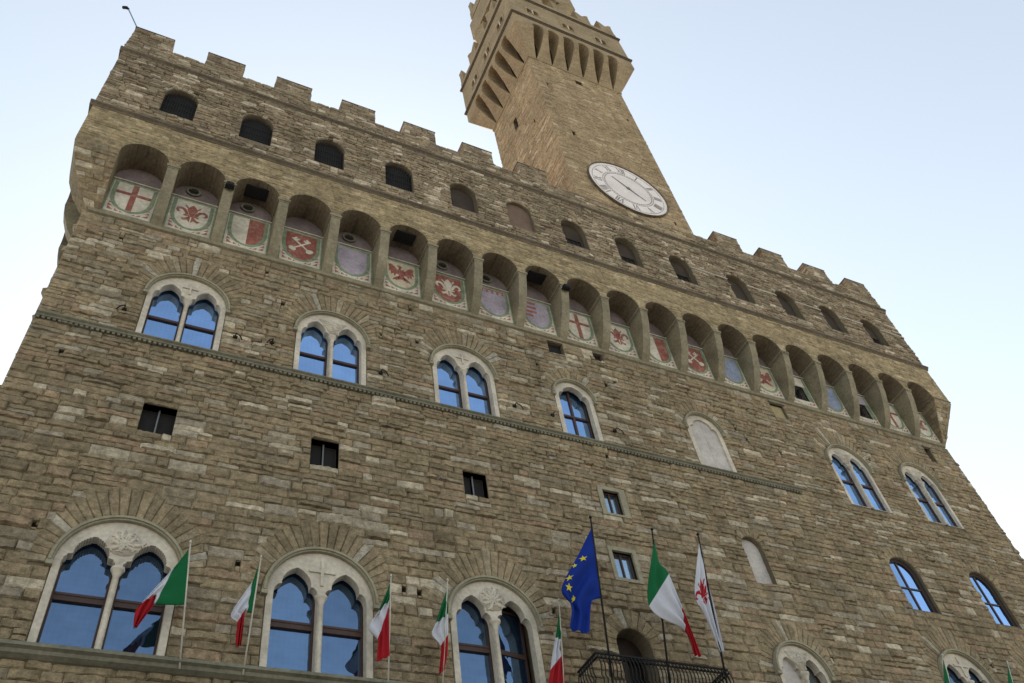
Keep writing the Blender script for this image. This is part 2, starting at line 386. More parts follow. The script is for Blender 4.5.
def stone(mb, a, b, c, d, mapf, prot, tint, cell, mi, edge):
    nx = max(2, min(8, int((b - a) / cell + 0.5))); nz = max(2, min(5, int((d - c) / cell + 0.5)))
    P = prot * (rnd.uniform(0.3, 1.05) if rnd.random() < .88 else rnd.uniform(1.1, 1.5)); sl = rnd.uniform(-0.5, 0.5); st = rnd.uniform(-0.7, 0.4)
    e = 0.012
    ss = [a + e * 0.3] + [a + (b - a) * (0.09 + 0.82 * i / (nx - 1)) for i in range(nx)] + [b - e * 0.3]
    ts = [c + e * 0.3] + [c + (d - c) * (0.13 + 0.74 * i / (nz - 1)) for i in range(nz)] + [d - e * 0.3]
    vs = []; W = len(ss)
    for j, tt in enumerate(ts):
        for i, s_ in enumerate(ss):
            if i in (0, W - 1) or j in (0, len(ts) - 1): dep = edge * rnd.uniform(-0.2, 1.0); s2, t2 = s_, tt
            else:
                u, v = (s_ - a) / (b - a) - 0.5, (tt - c) / (d - c) - 0.5
                dep = -P * (1 + sl * u + st * v) * rnd.uniform(0.66, 1.22)
                s2 = s_ + rnd.uniform(-0.12, 0.12) * (b - a) / nx; t2 = tt + rnd.uniform(-0.12, 0.12) * (d - c) / nz
            vs.append(mapf(s2, t2, dep))
    fs = [(j * W + i, j * W + i + 1, (j + 1) * W + i + 1, (j + 1) * W + i) for j in range(len(ts) - 1) for i in range(W - 1)]
    mb.add(vs, fs, mi, tint)

# ------------------------------------------------------------------ the setting
g = MB(); g.add([(-900, -900, 0), (900, -900, 0), (900, 900, 0), (-900, 900, 0)], [(0, 1, 2, 3)])
gr = obj('ground', g, 'paving'); gr['kind'] = 'structure'

# ------------------------------------------------------------------ the palace
W_, P_ = 44.0, 1.117
BX0, BX1, DEP = P_, W_ - P_, 34.0
G_ = -P_
PITCH = 2.08
BAYS = [2.35 + PITCH * i for i in range(20)]
palace = thing('town_hall', 'rough brown stone palace with battlements, arched windows and painted shields', 'palace', (0, 0, 0))

LEFTS = []
# ---- windows: (kind, centre x, sill z, spring z, outer radius)
UP = [('bifora', 5.05, 23.3, 25.45, 1.26), ('bifora', 10.0, 23.3, 25.45, 1.26), ('bifora', 15.07, 23.3, 25.45, 1.26),
      ('single', 19.83, 23.3, 25.5, 0.88), ('blind', 26.13, 23.3, 25.5, 0.9), ('bifora', 34.25, 23.15, 25.5, 1.2), ('bifora', 38.8, 23.2, 25.6, 1.14)]
LO = [('bifora', 5.03, 12.7, 14.85, 1.43), ('bifora', 10.03, 12.7, 14.85, 1.42), ('bifora', 15.05, 12.7, 14.85, 1.36),
      ('half_blind', 26.15, 12.7, 14.5, 1.06), ('bifora', 34.2, 12.7, 15.05, 1.2), ('bifora', 39.0, 12.7, 15.1, 1.2)]
SQ = [(4.60, 5.53, 19.48, 20.55), (9.51, 10.39, 19.44, 20.52), (14.58, 15.42, 19.45, 20.46),
      (19.98, 20.68, 19.83, 20.88), (19.72, 20.52, 17.15, 18.22)]
NICHE = [(26.2, 0.47, 18.0, 19.6)]
PLAIN = [(34.1, 0.78, 18.08, 19.8), (38.75, 0.74, 18.1, 19.95)]
DOOR = (19.7, 0.62, 12.72, 14.72)
TINY = [(19.22, 19.97, 28.1, 28.9), (21.45, 21.96, 28.42, 28.97)]
PLAQ = [(31.03, 31.85, 27.82, 28.78), (40.86, 41.3, 27.6, 28.55)]
PUT = [(2.9,15.75),(6.9,15.6),(7.75,15.5),(12.3,15.45),(12.75,15.4),(17.0,15.45),(3.35,26.4),(6.75,25.9),(8.1,26.6),(11.75,26.3),(13.2,26.4),(16.8,26.1),
       (18.4,27.0),(21.6,26.8),(22.1,27.15),(25.0,26.4),(28.0,26.1),(28.4,25.6),(33.0,26.6),(35.9,26.4),(37.3,26.7),(40.5,26.9),(24.7,15.3),(27.7,15.2),(32.6,16.0),
       (36.0,15.9),(20.6,22.6),(30.1,25.2),(2.4,27.9),(7.4,28.2),(13.0,28.3),(2.0,21.8),(36.6,15.3)]

def hole_bifora(cx, z0, zs, r): return arch_poly(cx, r - 0.012, z0, zs, 20)
WALL_HOLES = [arch_poly(cx, r - 0.012, z0, zs, 20) for _, cx, z0, zs, r in UP + LO]
WALL_HOLES += [rect(*q) for q in SQ + TINY + PLAQ]
WALL_HOLES += [arch_poly(cx, r, z0, zs, 12) for cx, r, z0, zs in NICHE + PLAIN + [DOOR]]
WALL_HOLES += [rect(x, x + 0.13, z, z + 0.16) for x, z in PUT]

def ring_out(ri, th_deg, base, top): return ri + base + (top - base) * math.sin(R(th_deg)) ** 2
OPEN = []   # functions giving the blocked interval at a height band
def op_rect(x0, x1, z0, z1):
    OPEN.append(lambda a, b: [(x0, x1)] if (b > z0 + 0.02 and a < z1 - 0.02) else [])
def op_arch(cx, r, z0, zs, ro_base, ro_top):
    def f(a, b):
        m_ = (a + b) / 2
        if b < z0 + 0.02: return []
        if m_ < zs: return [(cx - r, cx + r)]
        if ro_base is None:
            hw = math.sqrt(max(0, r * r - (max(a, zs) - zs) ** 2)); return [(cx - hw, cx + hw)] if hw > 0.02 else []
        best = 0
        for th in range(0, 91, 2):
            rr = ring_out(r, th, ro_base, ro_top) - 0.06
            z = zs + rr * math.sin(R(th))
            if z >= m_: best = max(best, rr * math.cos(R(th)) + 0.0)
        # widest point of the ring at that height
        inner = math.sqrt(max(0, r * r - (max(a, zs) - zs) ** 2)) if a < zs + r else 0
        hw = max(best, inner)
        return [(cx - hw, cx + hw)] if hw > 0.02 else []
    OPEN.append(f)
for k, cx, z0, zs, r in UP: op_arch(cx, r + 0.02, z0, zs, 0.5 if r > 1 else 0.45, 1.2 if r > 1 else 0.85)
for k, cx, z0, zs, r in LO: op_arch(cx, r + 0.02, z0, zs, 0.55, 1.1 if r > 1.1 else 0.9)
for q in SQ[:3] + TINY + PLAQ: op_rect(*q)
op_rect(19.78, 20.93, 19.76, 21.02); op_rect(19.60, 20.66, 17.05, 18.36)
for cx, r, z0, zs in NICHE + PLAIN: op_arch(cx, r, z0, zs, 0.32, 0.42)
op_arch(DOOR[0], DOOR[1], DOOR[2], DOOR[3], 0.45, 0.75)
for x, z in PUT: op_rect(x, x + 0.13, z, z + 0.16)
def openings(a, b):
    out = []
    for f in OPEN: out += f(a, b)
    return out

# oculi (round holes) in the lunettes, and the two barred panel windows
OCULI = [1, 2, 4, 6, 7]
DARK_SLOTS = [2, 5, 8]
BARRED = [15, 17]
def circ(cx, cz, r, n=20): return arc(cx, cz, r, 0, 360 - 360 / n, n - 1)

front = MB()
front.plate(rect(BX0, BX1, 0, 29.12), WALL_HOLES, 0.03, 0.75, mi=1)
bar_holes = [rect(BAYS[i] - 0.36, BAYS[i] + 0.36, 29.75, 30.65) for i in BARRED]
front.plate(rect(BX0, BX1, 29.12, 34.2), [circ(BAYS[i] - 0.15, 32.16, 0.2) for i in OCULI] + bar_holes, 0.03, 0.75, mi=2)
fm = lambda s, t, d: (s, d, t)
RECTS = SQ[:3] + TINY + PLAQ + [(19.78, 20.93, 19.76, 21.02), (19.60, 20.66, 17.05, 18.36)] + [(x, x + .13, z, z + .16) for x, z in PUT]
masonry(front, BX0 - 0.1, BX1 + 0.05, 0, 29.0, fm, lambda t: (0.22, 0.38) if t < 18.5 else (0.16, 0.3), (0.3, 1.05), 0.062, openings, PAL, 0.12, 0.16, rects=RECTS, wob=0.008)
obj('front_wall', front, ['block', 'mortar', 'lunette'], palace, recalc=False)
# side and rear walls
side = MB()
side.box((BX0, 0.75, 0), (BX0 + 0.8, DEP, 34.2), 1)
masonry(side, 0.0, 14.0, 0, 29.0, lambda s, t, d: (BX0 + d, s, t), (0.25, 0.42), (0.5, 1.4), 0.14, lambda a, b: [], PAL, 0.2, 0.1)
LEFTS.append(obj('side_wall', side, ['block', 'ashlar'], palace, recalc=False))
side = MB()
side.box((BX1 - 0.8, 0.75, 0), (BX1, DEP, 34.2), 1)
masonry(side, 0.0, 10.0, 0, 29.0, lambda s, t, d: (BX1 - d, s, t), (0.3, 0.46), (0.5, 1.4), 0.09, lambda a, b: [], PAL, 0.25, 0.1)
obj('side_wall', side, ['block', 'ashlar'], palace, recalc=False)
bk = MB(); bk.box((BX0 + .35, DEP, 0), (BX1, DEP + 0.8, 39.7)); obj('rear_wall', bk, 'ashlar', palace)
rf = MB(); rf.plate([(0.3, G_ + .66), (W_ - .3, G_ + .66), (W_ - .3, DEP), (0.3 + .01 * (DEP - G_), DEP)], [], 39.3, 39.6, lambda a, b, d: (a, b, d)); obj('roof', rf, 'roof', palace)
fl = MB(); fl.box((BX0 + 1.9, 0.76, 11.6), (BX1 - 0.8, 5.99, 12.0)); fl.box((BX0 + 1.9, 0.76, 22.6), (BX1 - 0.8, 5.99, 22.9)); fl.box((BX0 + 2.2, 6.0, 0.1), (BX1 - 0.8, 6.3, 39.2)); obj('inner_floor', fl, 'dark', palace)

# string courses
def moulding(name, prof, x0, x1, mat, dent=None):
    m_ = MB(); m_.prism_x(prof, x0, x1)
    if dent:
        z0, z1, y0, y1, pitch, wd = dent
        x = x0 + 0.03
        while x < x1 - wd: m_.box((x, y0, z0), (x + wd, y1, z1)); x += pitch
    return obj(name, m_, mat, palace)
moulding('string_course', [(0.02, 23.28), (-0.17, 23.265), (-0.19, 23.2), (-0.13, 23.16), (-0.13, 23.09), (0.02, 23.06)], BX0 - 0.06, 30.2, 'string', (23.0, 23.085, -0.115, 0.0, 0.15, 0.085))
moulding('string_course', [(0.02, 12.66), (-0.3, 12.64), (-0.33, 12.54), (-0.24, 12.5), (-0.22, 12.42), (-0.1, 12.36), (0.02, 12.34)], BX0 - 0.2, BX1 + 0.2, 'string')

# ---- relieving arches of wedge stones
def relieving(cx, zs, ri, base, top, n, parent, spread=182, pal=PAL_R):
    m_ = MB(); a0 = 90 + spread / 2; da = spread / n
    for i in range(n):
        t1 = a0 - i * da; t2 = t1 - da; gap = da * 0.01
        t1 -= gap; t2 += gap
        tm = (t1 + t2) / 2; rr = ring_out(ri, max(0, min(180, tm)), base, top) + rnd.uniform(-0.1, 0.1)
        pr = -rnd.uniform(0.02, 0.048); tint = pick(pal, 1.02)
        if rnd.random() < 0.06: tint = (0.37, 0.325, 0.255)
        vs = []
        def pt(r_, th, d): return (cx + r_ * math.cos(R(th)), d, zs + r_ * math.sin(R(th)))
        K = 4; rows = [ri + 0.0] + [ri + (rr - ri) * (0.07 + 0.86 * k / (K - 1)) for k in range(K)] + [rr]
        for ir, r_ in enumerate(rows):
            for it, th in enumerate((t1, t1 + (t2 - t1) * 0.1, tm, t1 + (t2 - t1) * 0.9, t2)):
                ed = ir in (0, len(rows) - 1) or it in (0, 4)
                vs.append(pt(r_, th, 0.0 if ed else pr * rnd.uniform(0.75, 1.15)))
        fs = [(a * 5 + b, a * 5 + b + 1, (a + 1) * 5 + b + 1, (a + 1) * 5 + b) for a in range(len(rows) - 1) for b in range(4)]
        m_.add(vs, fs, 0, tint)
        # sides of the stone back into the wall
        o = len(m_.v) - len(vs); nb = []
        rim = [0, 1, 2, 3, 4] + [k * 5 + 4 for k in range(1, len(rows))] + [(len(rows) - 1) * 5 + k for k in (3, 2, 1, 0)] + [k * 5 for k in range(len(rows) - 2, 0, -1)]
        bv = [(vs[q][0], 0.06, vs[q][2]) for q in rim]; o2 = len(m_.v)
        m_.v += bv; m_.t += [tint] * len(bv)
        for k in range(len(rim)):
            k2 = (k + 1) % len(rim); m_.f.append((o + rim[k], o + rim[k2], o2 + k2, o2 + k)); m_.fm.append(0)
    return obj('relieving_arch', m_, 'block', parent)

def archivolt(cx, zs, r, parent, wd=0.12, pr=-0.15, mat='sandstone', tail=0.12):
    m_ = MB()
    outer = arc(cx, zs, r + wd, 0, 180, 28); inner = arc(cx, zs, r, 180, 0, 28)
    m_.plate(outer + inner, [], pr + 0.02, 0.1)
    outer = arc(cx, zs, r + wd * 0.85, 0, 180, 28); inner = arc(cx, zs, r + wd * 0.35, 180, 0, 28)
    m_.plate(outer + inner, [], pr - 0.025, pr + 0.015)
    for sgn in (-1, 1): m_.box((cx + sgn * (r + wd / 2) - wd * 0.62, pr, zs - tail), (cx + sgn * (r + wd / 2) + wd * 0.62, 0.08, zs - 0.002))
    return obj('arch_moulding', m_, mat, parent)

def bez(p0, p1, p2, p3, n):
    out = []
    for i in range(1, n + 1):
        t = i / n; u = 1 - t
        out.append(tuple(u ** 3 * p0[k] + 3 * u * u * t * p1[k] + 3 * u * t * t * p2[k] + t ** 3 * p3[k] for k in (0, 1)))
    return out
def lancet(c, h, z0, zs, rise, teeth=False):
    """cusped light: jambs, a small side lobe each side, and a larger top lobe"""
    cusp = (0.66 * h, zs + 0.40 * rise)
    half = [(h, zs)] + bez((h, zs), (1.0 * h, zs + 0.22 * rise), (0.9 * h, zs + 0.42 * rise), cusp, 7)
    half += bez(cusp, (0.7 * h, zs + 0.72 * rise), (0.36 * h, zs + 0.96 * rise), (0, zs + 1.05 * rise), 10)
    if teeth:
        q = []
        for i in range(len(half) - 1):
            a, b = half[i], half[i + 1]; L = math.hypot(b[0] - a[0], b[1] - a[1]); k = max(1, int(L / 0.035))
            for j in range(k): q.append((a[0] + (b[0] - a[0]) * j / k, a[1] + (b[1] - a[1]) * j / k))
        q.append(half[-1]); o = []
        for i, p in enumerate(q):
            s_ = 1.0 if i % 2 else 0.0
            dx, dz = p[0], p[1] - zs; L = math.hypot(dx, dz) or 1
            o.append((p[0] + dx / L * 0.022 * s_, p[1] + dz / L * 0.022 * s_) if 0 < i < len(q) - 1 else p)
        half = o
    left = [(-x, z) for x, z in half[:-1]][::-1]
    return [(c - h, z0), (c + h, z0)] + [(c + x, z) for x, z in half] + [(c + x, z) for x, z in left]

def relief_cross(cx, cz, s, parent, raised=True):
    m_ = MB(); y0 = -0.07 if raised else -0.055
    a, b = .05 * s, .05 * s
    m_.plate([(cx - a, cz - .52 * s), (cx + a, cz - .52 * s), (cx + a, cz - b), (cx + .42 * s, cz - b), (cx + .42 * s, cz + b), (cx + a, cz + b), (cx + a, cz + .42 * s),
              (cx - a, cz + .42 * s), (cx - a, cz + b), (cx - .42 * s, cz + b), (cx - .42 * s, cz - b), (cx - a, cz - b)], [], y0, -0.02)
    return obj('relief', m_, 'marble', parent)
def relief_foliage(cx, cz, s, parent, seed):
    """carved leaf sprays: curling stems and lobes in low relief"""
    rr = random.Random(seed); m_ = MB()
    m_.plate([(cx + .4 * s * math.cos(R(q * 30)), cz + .36 * s * math.sin(R(q * 30))) for q in range(12)], [], -.034, -.021)
    for a in (90, 58, 122, 25, 155, -15, 195, -55, 235, 270):
        L = s * rr.uniform(0.3, 0.5); pts = []
        for k in range(6):
            t = k / 5; th = R(a + (28 if a < 90 else -28) * t * t)
            pts.append((cx + L * t * math.cos(th), -0.035, cz + L * t * math.sin(th) * 0.9))
        m_.tube(pts, [0.03 * s, 0.05 * s, 0.035 * s, 0.055 * s, 0.04 * s, 0.012 * s], seg=6)
        for k in (2, 4):
            x, y, z = pts[k]
            for sg in (-1, 1):
                th = R(a + sg * 60); m_.tube([(x, -0.035, z), (x + 0.09 * s * math.cos(th), -0.05, z + 0.09 * s * math.sin(th))], [0.035 * s, 0.015 * s], seg=5)
    m_.lathe([(0.01, cz - 0.07 * s), (0.07 * s, cz - 0.03 * s), (0.07 * s, cz + 0.03 * s), (0.01, cz + 0.07 * s)], (cx, -0.03), 8)
    return obj('relief', m_, 'marble', parent, smooth=True)
def relief_texture(cx, cz, s, parent, seed):
    rr = random.Random(seed); m_ = MB()
    m_.plate([(cx - .1 * s, cz - .46 * s), (cx + .1 * s, cz - .46 * s), (cx + .62 * s, cz + .36 * s), (cx - .62 * s, cz + .36 * s)], [], -.034, -.021)
    for i in range(90):
        u = rr.uniform(-1, 1); v = rr.uniform(-1, 0.75)
        if abs(u) > 0.25 + 0.5 * (v + 1) / 1.75: continue
        x, z = cx + u * 0.75 * s, cz + v * 0.45 * s; a = rr.uniform(0, math.pi); L = 0.06 * s
        m_.tube([(x - L * math.cos(a), -0.025, z - L * math.sin(a)), (x, -0.045, z), (x + L * math.cos(a), -0.025, z + L * math.sin(a))], 0.018 * s, seg=5)
    return obj('relief', m_, 'marble', parent, smooth=True)

def glazing(c, h, z0, ztop, ztr, parent, cross=False, pane='glass', deep=0.3, fr=0.05, trh=0.09, double=False, y_open=None):
    """brown wooden frame with transom, then the panes behind it"""
    m_ = MB(); y0, y1 = deep, deep + 0.07
    m_.box((c - h - 0.03, y0, z0), (c - h + fr, y1, ztop)); m_.box((c + h - fr, y0, z0), (c + h + 0.03, y1, ztop))
    m_.box((c - h + fr + .001, y0, z0), (c + h - fr - .001, y1, z0 + fr))
    if double:
        m_.box((c - h + fr + .001, y0 - 0.03, ztr - trh), (c + h - fr - .001, y1, ztr - trh * 0.56)); m_.box((c - h + fr + .001, y0 - 0.012, ztr - trh * 0.55), (c + h - fr - .001, y1, ztr + trh * .05))
        m_.box((c - h + fr + .001, y0 - 0.03, ztr + trh * .06), (c + h - fr - .001, y1, ztr + trh * .5))
    else: m_.box((c - h + fr + .001, y0 - 0.02, ztr - trh / 2), (c + h - fr - .001, y1, ztr + trh / 2))
    if cross:
        m_.box((c - 0.045, y0 - 0.01, z0 + fr + .001), (c + 0.045, y1, ztr - trh / 2 - .001)); m_.box((c - 0.045, y0 - 0.01, ztr + trh / 2 + .001), (c + 0.045, y1, ztop))
    obj('glazing_frame', m_, 'wood', parent)
    e = 0.002
    for (a, b) in ((z0 + fr + e, ztr - (trh if double else trh / 2) - e), (ztr + trh / 2 + e, ztop)):
        p = MB(); p.box((c - h + fr + e, deep + 0.045, a), (c + h - fr - e, deep + 0.055, b)); obj('pane', p, pane, parent)

WIN_LABEL = {}
def bifora(cx, z0, zs, r, big, deco, label=None, blind=None, teeth=False, n_ring=None, ring=True):
    bd, cw = (0.175, 0.15) if big else (0.17, 0.13)
    if r < 1.25: bd -= 0.02
    h = (2 * r - 2 * bd - cw) / 4; c1, c2 = cx - cw / 2 - h, cx + cw / 2 + h
    rise = h * 1.45; zc = zs - 0.02
    m_ = MB()
    m_.plate(arch_poly(cx, r, z0, zs, 28), [lancet(c1, h, z0 - 0.0 + 0.02, zc, rise, teeth), lancet(c2, h, z0 + 0.02, zc, rise, teeth)], -0.02, 0.13 if cx > 30 else 0.26)
    win = obj('window', m_, 'marble', palace)
    if label: win['label'] = label
    col = MB()
    rc = cw * 0.42
    # the central colonnette stands proud of the plate; base and leafy capital
    col.lathe([(rc * 1.5, z0 + 0.0), (rc * 1.5, z0 + 0.07), (rc, z0 + 0.14), (rc, zs - 0.24), (rc * 1.25, zs - 0.22), (rc * 1.15, zs - 0.17), (rc * 2.3, zs - 0.02), (rc * 2.6, zs + 0.0), (rc * 2.6, zs + 0.06)], (cx, -0.03), 12)
    obj('column', col, 'marble', win, smooth=True)
    if deco == 'cross': relief_cross(cx, zs + r * 0.58, 0.85 if big else 0.62, win)
    elif deco == 'leaf': relief_foliage(cx, zs + r * 0.56, 1.05 if big else 0.8, win, int(cx * 10))
    elif deco == 'texture': relief_texture(cx, zs + r * 0.5, 0.8, win, int(cx * 10))
    archivolt(cx, zs, r + 0.003, win, 0.13 if big else 0.12)
    ztop = zs + rise + 0.1
    ztr = (14.22 if big else 24.68)
    for i, c in enumerate((c1, c2)):
        if blind and blind[i] == 'plaster':
            p = MB(); p.box((c - h - 0.05, 0.12, z0), (c + h + 0.05, 0.2, ztop)); obj('infill', p, 'plaster_pink', win)
        elif big and abs(cx - 15.05) < .01 and i == 1:
            a_ = R(11); ca, sa = math.cos(a_), math.sin(a_); fr_ = MB(); wd2 = 2 * h + .02
            hm = lambda p_, q_, d_: (c - h + p_ * ca - d_ * sa, 0.31 + p_ * sa + d_ * ca, q_)
            fr_.plate(rect(0, wd2, z0 + .03, ztop - .15), [rect(.07, wd2 - .07, z0 + .1, ztr - .07), rect(.07, wd2 - .07, ztr + .07, ztop - .22)], 0, .06, hm); obj('glazing_frame', fr_, 'wood', win)
            for za, zb in ((z0 + .1, ztr - .07), (ztr + .07, ztop - .22)):
                p = MB(); p.plate(rect(.07, wd2 - .07, za, zb), [], .03, .04, hm); obj('pane', p, 'glass', win)
        else: glazing(c, h, z0, ztop, ztr, win, pane='grey_glass' if blind else ('glass' if big else 'glass_sky'), trh=0.14 if big else 0.1, double=big, deep=0.14 if cx > 30 else 0.3)
    if ring: relieving(cx, zs, r + 0.135, 0.5 if big else 0.48, (1.08 if r > 1.1 else 0.85) if big else 1.2, n_ring or (27 if big else 29), win)
    return win

decoU = {5.05: 'cross', 10.0: 'texture', 15.07: 'cross', 34.25: 'texture', 38.8: 'texture'}
for kind, cx, z0, zs, r in UP:
    if kind == 'bifora': bifora(cx, z0, zs, r, False, decoU[cx])
    else:
        h = r - 0.19
        m_ = MB(); m_.plate(arch_poly(cx, r, z0, zs, 24), [lancet(cx, h, z0 + 0.02, zs, h * 0.92)], -0.02, 0.22)
        win = obj('window', m_, 'marble', palace)
        archivolt(cx, zs, r + 0.003, win, 0.11)
        relieving(cx, zs, r + 0.115, 0.42, 0.85, 17, win)
        if kind == 'single': glazing(cx, h, z0, zs + h, 24.75, win, cross=True, pane='glass_sky')
        else:
            p = MB(); p.box((cx - h - 0.05, 0.06, z0), (cx - 0.012, 0.16, zs + h + .05)); p.box((cx - 0.012, 0.068, z0), (cx + 0.012, 0.16, zs + h + .05)); p.box((cx + 0.012, 0.06, z0), (cx + h + 0.05, 0.16, zs + h + .05))
            obj('infill', p, 'plaster_pink', win); win['label'] = 'arched window walled up with pale pink plaster'
decoL = {5.03: 'leaf', 10.03: 'cross', 15.05: 'leaf', 26.15: 'texture', 34.2: 'cross', 39.0: 'leaf'}
for kind, cx, z0, zs, r in LO:
    bifora(cx, z0, zs, r, True, decoL[cx], blind=('plaster', 'grey') if kind == 'half_blind' else None, teeth=(cx < 6),
           label='double arched window with its left light walled up' if kind == 'half_blind' else None)

# small square windows
for i, (x0, x1, z0, z1) in enumerate(SQ):
    framed = i >= 3
    m_ = MB()
    if framed:
        fx = [(19.78, 20.93, 19.74, 21.04), (19.58, 20.68, 17.03, 18.38)][i - 3]
        m_.plate(rect(*fx), [rect(x0, x1, z0, z1)], -0.07, 0.3); win = obj('window', m_, 'sandstone', palace)
    else:
        m_.plate(rect(x0 - 0.03, x1 + 0.03, z0 - 0.03, z1 + 0.03), [rect(x0, x1, z0, z1)], 0.035, 0.3); win = obj('window', m_, 'mortar', palace)
    xm = (x0 + x1) / 2
    f_ = MB()
    for a, b in (((x0 - .01, x0 + 0.04), (x1 - 0.04, x1 + .01), (xm - 0.025, xm + 0.025)) if framed else ((xm - .022, xm + .022),)): f_.box((a, 0.1 if framed else 0.2, z0), (b, 0.17 if framed else 0.24, z1))
    if framed: f_.box((x0 + .042, 0.11, z1 - 0.05), (xm - 0.027, 0.165, z1)); f_.box((xm + .027, 0.11 if framed else 0.205, z1 - 0.05), (x1 - 0.042, 0.165 if framed else 0.235, z1))
    obj('glazing_frame', f_, 'wood' if framed else 'grey_metal', win)
    for a, b in ((x0 + 0.042, xm - 0.027), (xm + 0.027, x1 - 0.042)):
        p = MB()
        if framed: p.box((a, 0.15, z0), (b, 0.16, z1 - 0.052)); obj('pane', p, 'glass_pale', win)
        else: p.box((a - .06, 0.32, z0 - .1), (b + .06, 0.34, z1 + .1)); obj('pane', p, 'dark', win)  # the dark sheet is no glass: it paints the unlit room
for cx, r, z0, zs in NICHE:
    m_ = MB(); m_.plate(arch_poly(cx, r + 0.05, z0 - 0.05, zs, 14), [], 0.2, 0.3); win = obj('window', m_, 'plaster_pink', palace)
    win['label'] = 'small arched window walled up with pale pink plaster'
    relieving(cx, zs, r + 0.01, 0.3, 0.4, 11, win)
for cx, r, z0, zs in PLAIN:
    m_ = MB(); m_.plate([(cx - r - .1, z0 - .05), (cx + r + .1, z0 - .05)] + arc(cx, zs, r + .1, 0, 180, 14), [[(cx - r + .05, z0 + .03), (cx + r - .24, z0 + .03)] + arc(cx - .095, zs - .02, r - .145, 0, 180, 12)], 0.12, 0.2)
    win = obj('window', m_, 'dark_wood', palace); win['label'] = 'plain arched window without stone tracery'
    f_ = MB(); f_.box((cx - 0.13, 0.14, z0), (cx - 0.06, 0.19, zs + r - .2)); f_.box((cx - r + .04, 0.135, 19.15), (cx - .131, 0.185, 19.2)); f_.box((cx - .059, 0.135, 19.15), (cx + r - .2, 0.185, 19.2)); obj('glazing_frame', f_, 'wood', win)
    for a, b in ((cx - r + .03, cx - 0.132), (cx - 0.058, cx + r - .2)):
        p = MB(); p.box((a, 0.18, z0 - .02), (b, 0.19, zs + r - .05)); obj('pane', p, 'glass_sky', win)
    relieving(cx, zs, r + 0.01, 0.35, 0.45, 13, win)
for x0, x1, z0, z1 in TINY:
    m_ = MB(); m_.plate(rect(x0 - 0.05, x1 + 0.05, z0 - 0.05, z1 + 0.05), [rect(x0 + .02, x1 - .02, z0 + .02, z1 - .02)], 0.034, 0.2)
    win = obj('window', m_, 'mortar', palace); p = MB(); p.box((x0 - .1, 0.22, z0 - .1), (x1 + .1, 0.24, z1 + .1)); obj('pane', p, 'dark', win)  # near-black sheet close behind the opening imitates its dark inside
for k, (x0, x1, z0, z1) in enumerate(PLAQ):
    m_ = MB(); m_.box((x0 - .02, 0.12 if k == 0 else 0.3, z0 - .02), (x1 + .02, 0.4, z1 + .02)); q = obj('infill', m_, 'plaster_tan' if k == 0 else 'plaster_brown', palace)
    f_ = MB(); f_.box((x0 - .06, -0.1, z1), (x1 + .06, 0.1, z1 + .09)); obj('lintel', f_, 'string', q)

# balcony door and iron balcony
cx, r, z0, zs = DOOR
m_ = MB(); m_.plate(arch_poly(cx, r + .05, z0 - .05, zs, 14), [rect(cx - .02, cx + r - .08, z0 + .03, zs - .05)], 0.55, 0.63); dr = obj('door', m_, 'dark_wood', palace)
p = MB(); p.box((cx - r - .1, 0.9, z0 - .1), (cx + r + .1, 0.92, zs + r + .1)); obj('dark_backing', p, 'dark', dr)  # no door leaf: dark sheet standing in for the unlit room
relieving(cx, zs, r + 0.01, 0.42, 0.7, 13, dr)
m_ = MB(); m_.box((17.35, -1.2, 12.3), (22.1, -0.335, 12.56)); m_.box((17.45, -1.12, 12.18), (22.0, -0.35, 12.298))
balc = obj('balcony', m_, 'string', palace)
m_ = MB()
def rail(pts, w_, h_):
    for a, b in zip(pts[:-1], pts[1:]):
        x0, x1 = sorted((a[0], b[0])); y0, y1 = sorted((a[1], b[1]))
        m_.box((x0 - w_, y0 - w_, a[2] - h_), (x1 + w_, y1 + w_, a[2] + h_))
for zz, hh in ((13.64, 0.025), (13.5, 0.012), (12.68, 0.015)):
    m_.box((17.47, -1.1, zz - hh), (21.98, -1.05, zz + hh)); m_.box((17.47, -1.048, zz - hh), (17.52, 0.0, zz + hh)); m_.box((21.93, -1.048, zz - hh), (21.98, 0.0, zz + hh))
def bar_at(x, y, nx, ny):
    pts = []
    for k in range(9):
        t = k / 8; b = 0.13 * math.sin(math.pi * min(1, (1 - t) * 1.35)) if t > 0.26 else 0.13 * math.sin(math.pi * t / 0.52)
        pts.append((x + nx * b, y + ny * b, 12.57 + t * 1.05))
    m_.tube(pts, 0.017, seg=6)
    m_.tube([(x + 0.05 * math.cos(q) * abs(ny) , y - 0.002 + 0.05 * math.cos(q) * abs(nx), 13.57 + 0.045 * math.sin(q)) for q in [R(30 * e) for e in range(13)]], 0.009, seg=5, cap=False)
n = 36
for k in range(n + 1): bar_at(17.5 + (21.95 - 17.5) * k / n, -1.075, 0, -1)
for k in range(1, 8):
    bar_at(17.495, -1.075 + 1.05 * k / 8, -1, 0); bar_at(21.955, -1.075 + 1.05 * k / 8, 1, 0)
obj('railing', m_, 'iron', balc)

# ---- corbelled arcade under the gallery
PR = [(G_, 31.8), (G_, 31.55), (G_ + 0.12, 31.0), (G_ + 0.42, 30.1), (G_ + 0.78, 29.45), (0.03, 29.08), (0.03, 31.8)]
PW = 0.19
def pier(x, side=0):
    m_ = MB()
    m_.prism_x(PR, x - PW, x + PW)
    # impost moulding at springing
    m_.box((x - PW - 0.055, G_ - 0.05, 31.66), (x + PW + 0.055, 0.0, 31.78)); m_.box((x - PW - 0.02, G_ - 0.018, 31.58), (x + PW + 0.02, 0.0, 31.655))
    return obj('corbel', m_, 'pier', palace)
for i in range(19): pier(BAYS[i] + PITCH / 2)
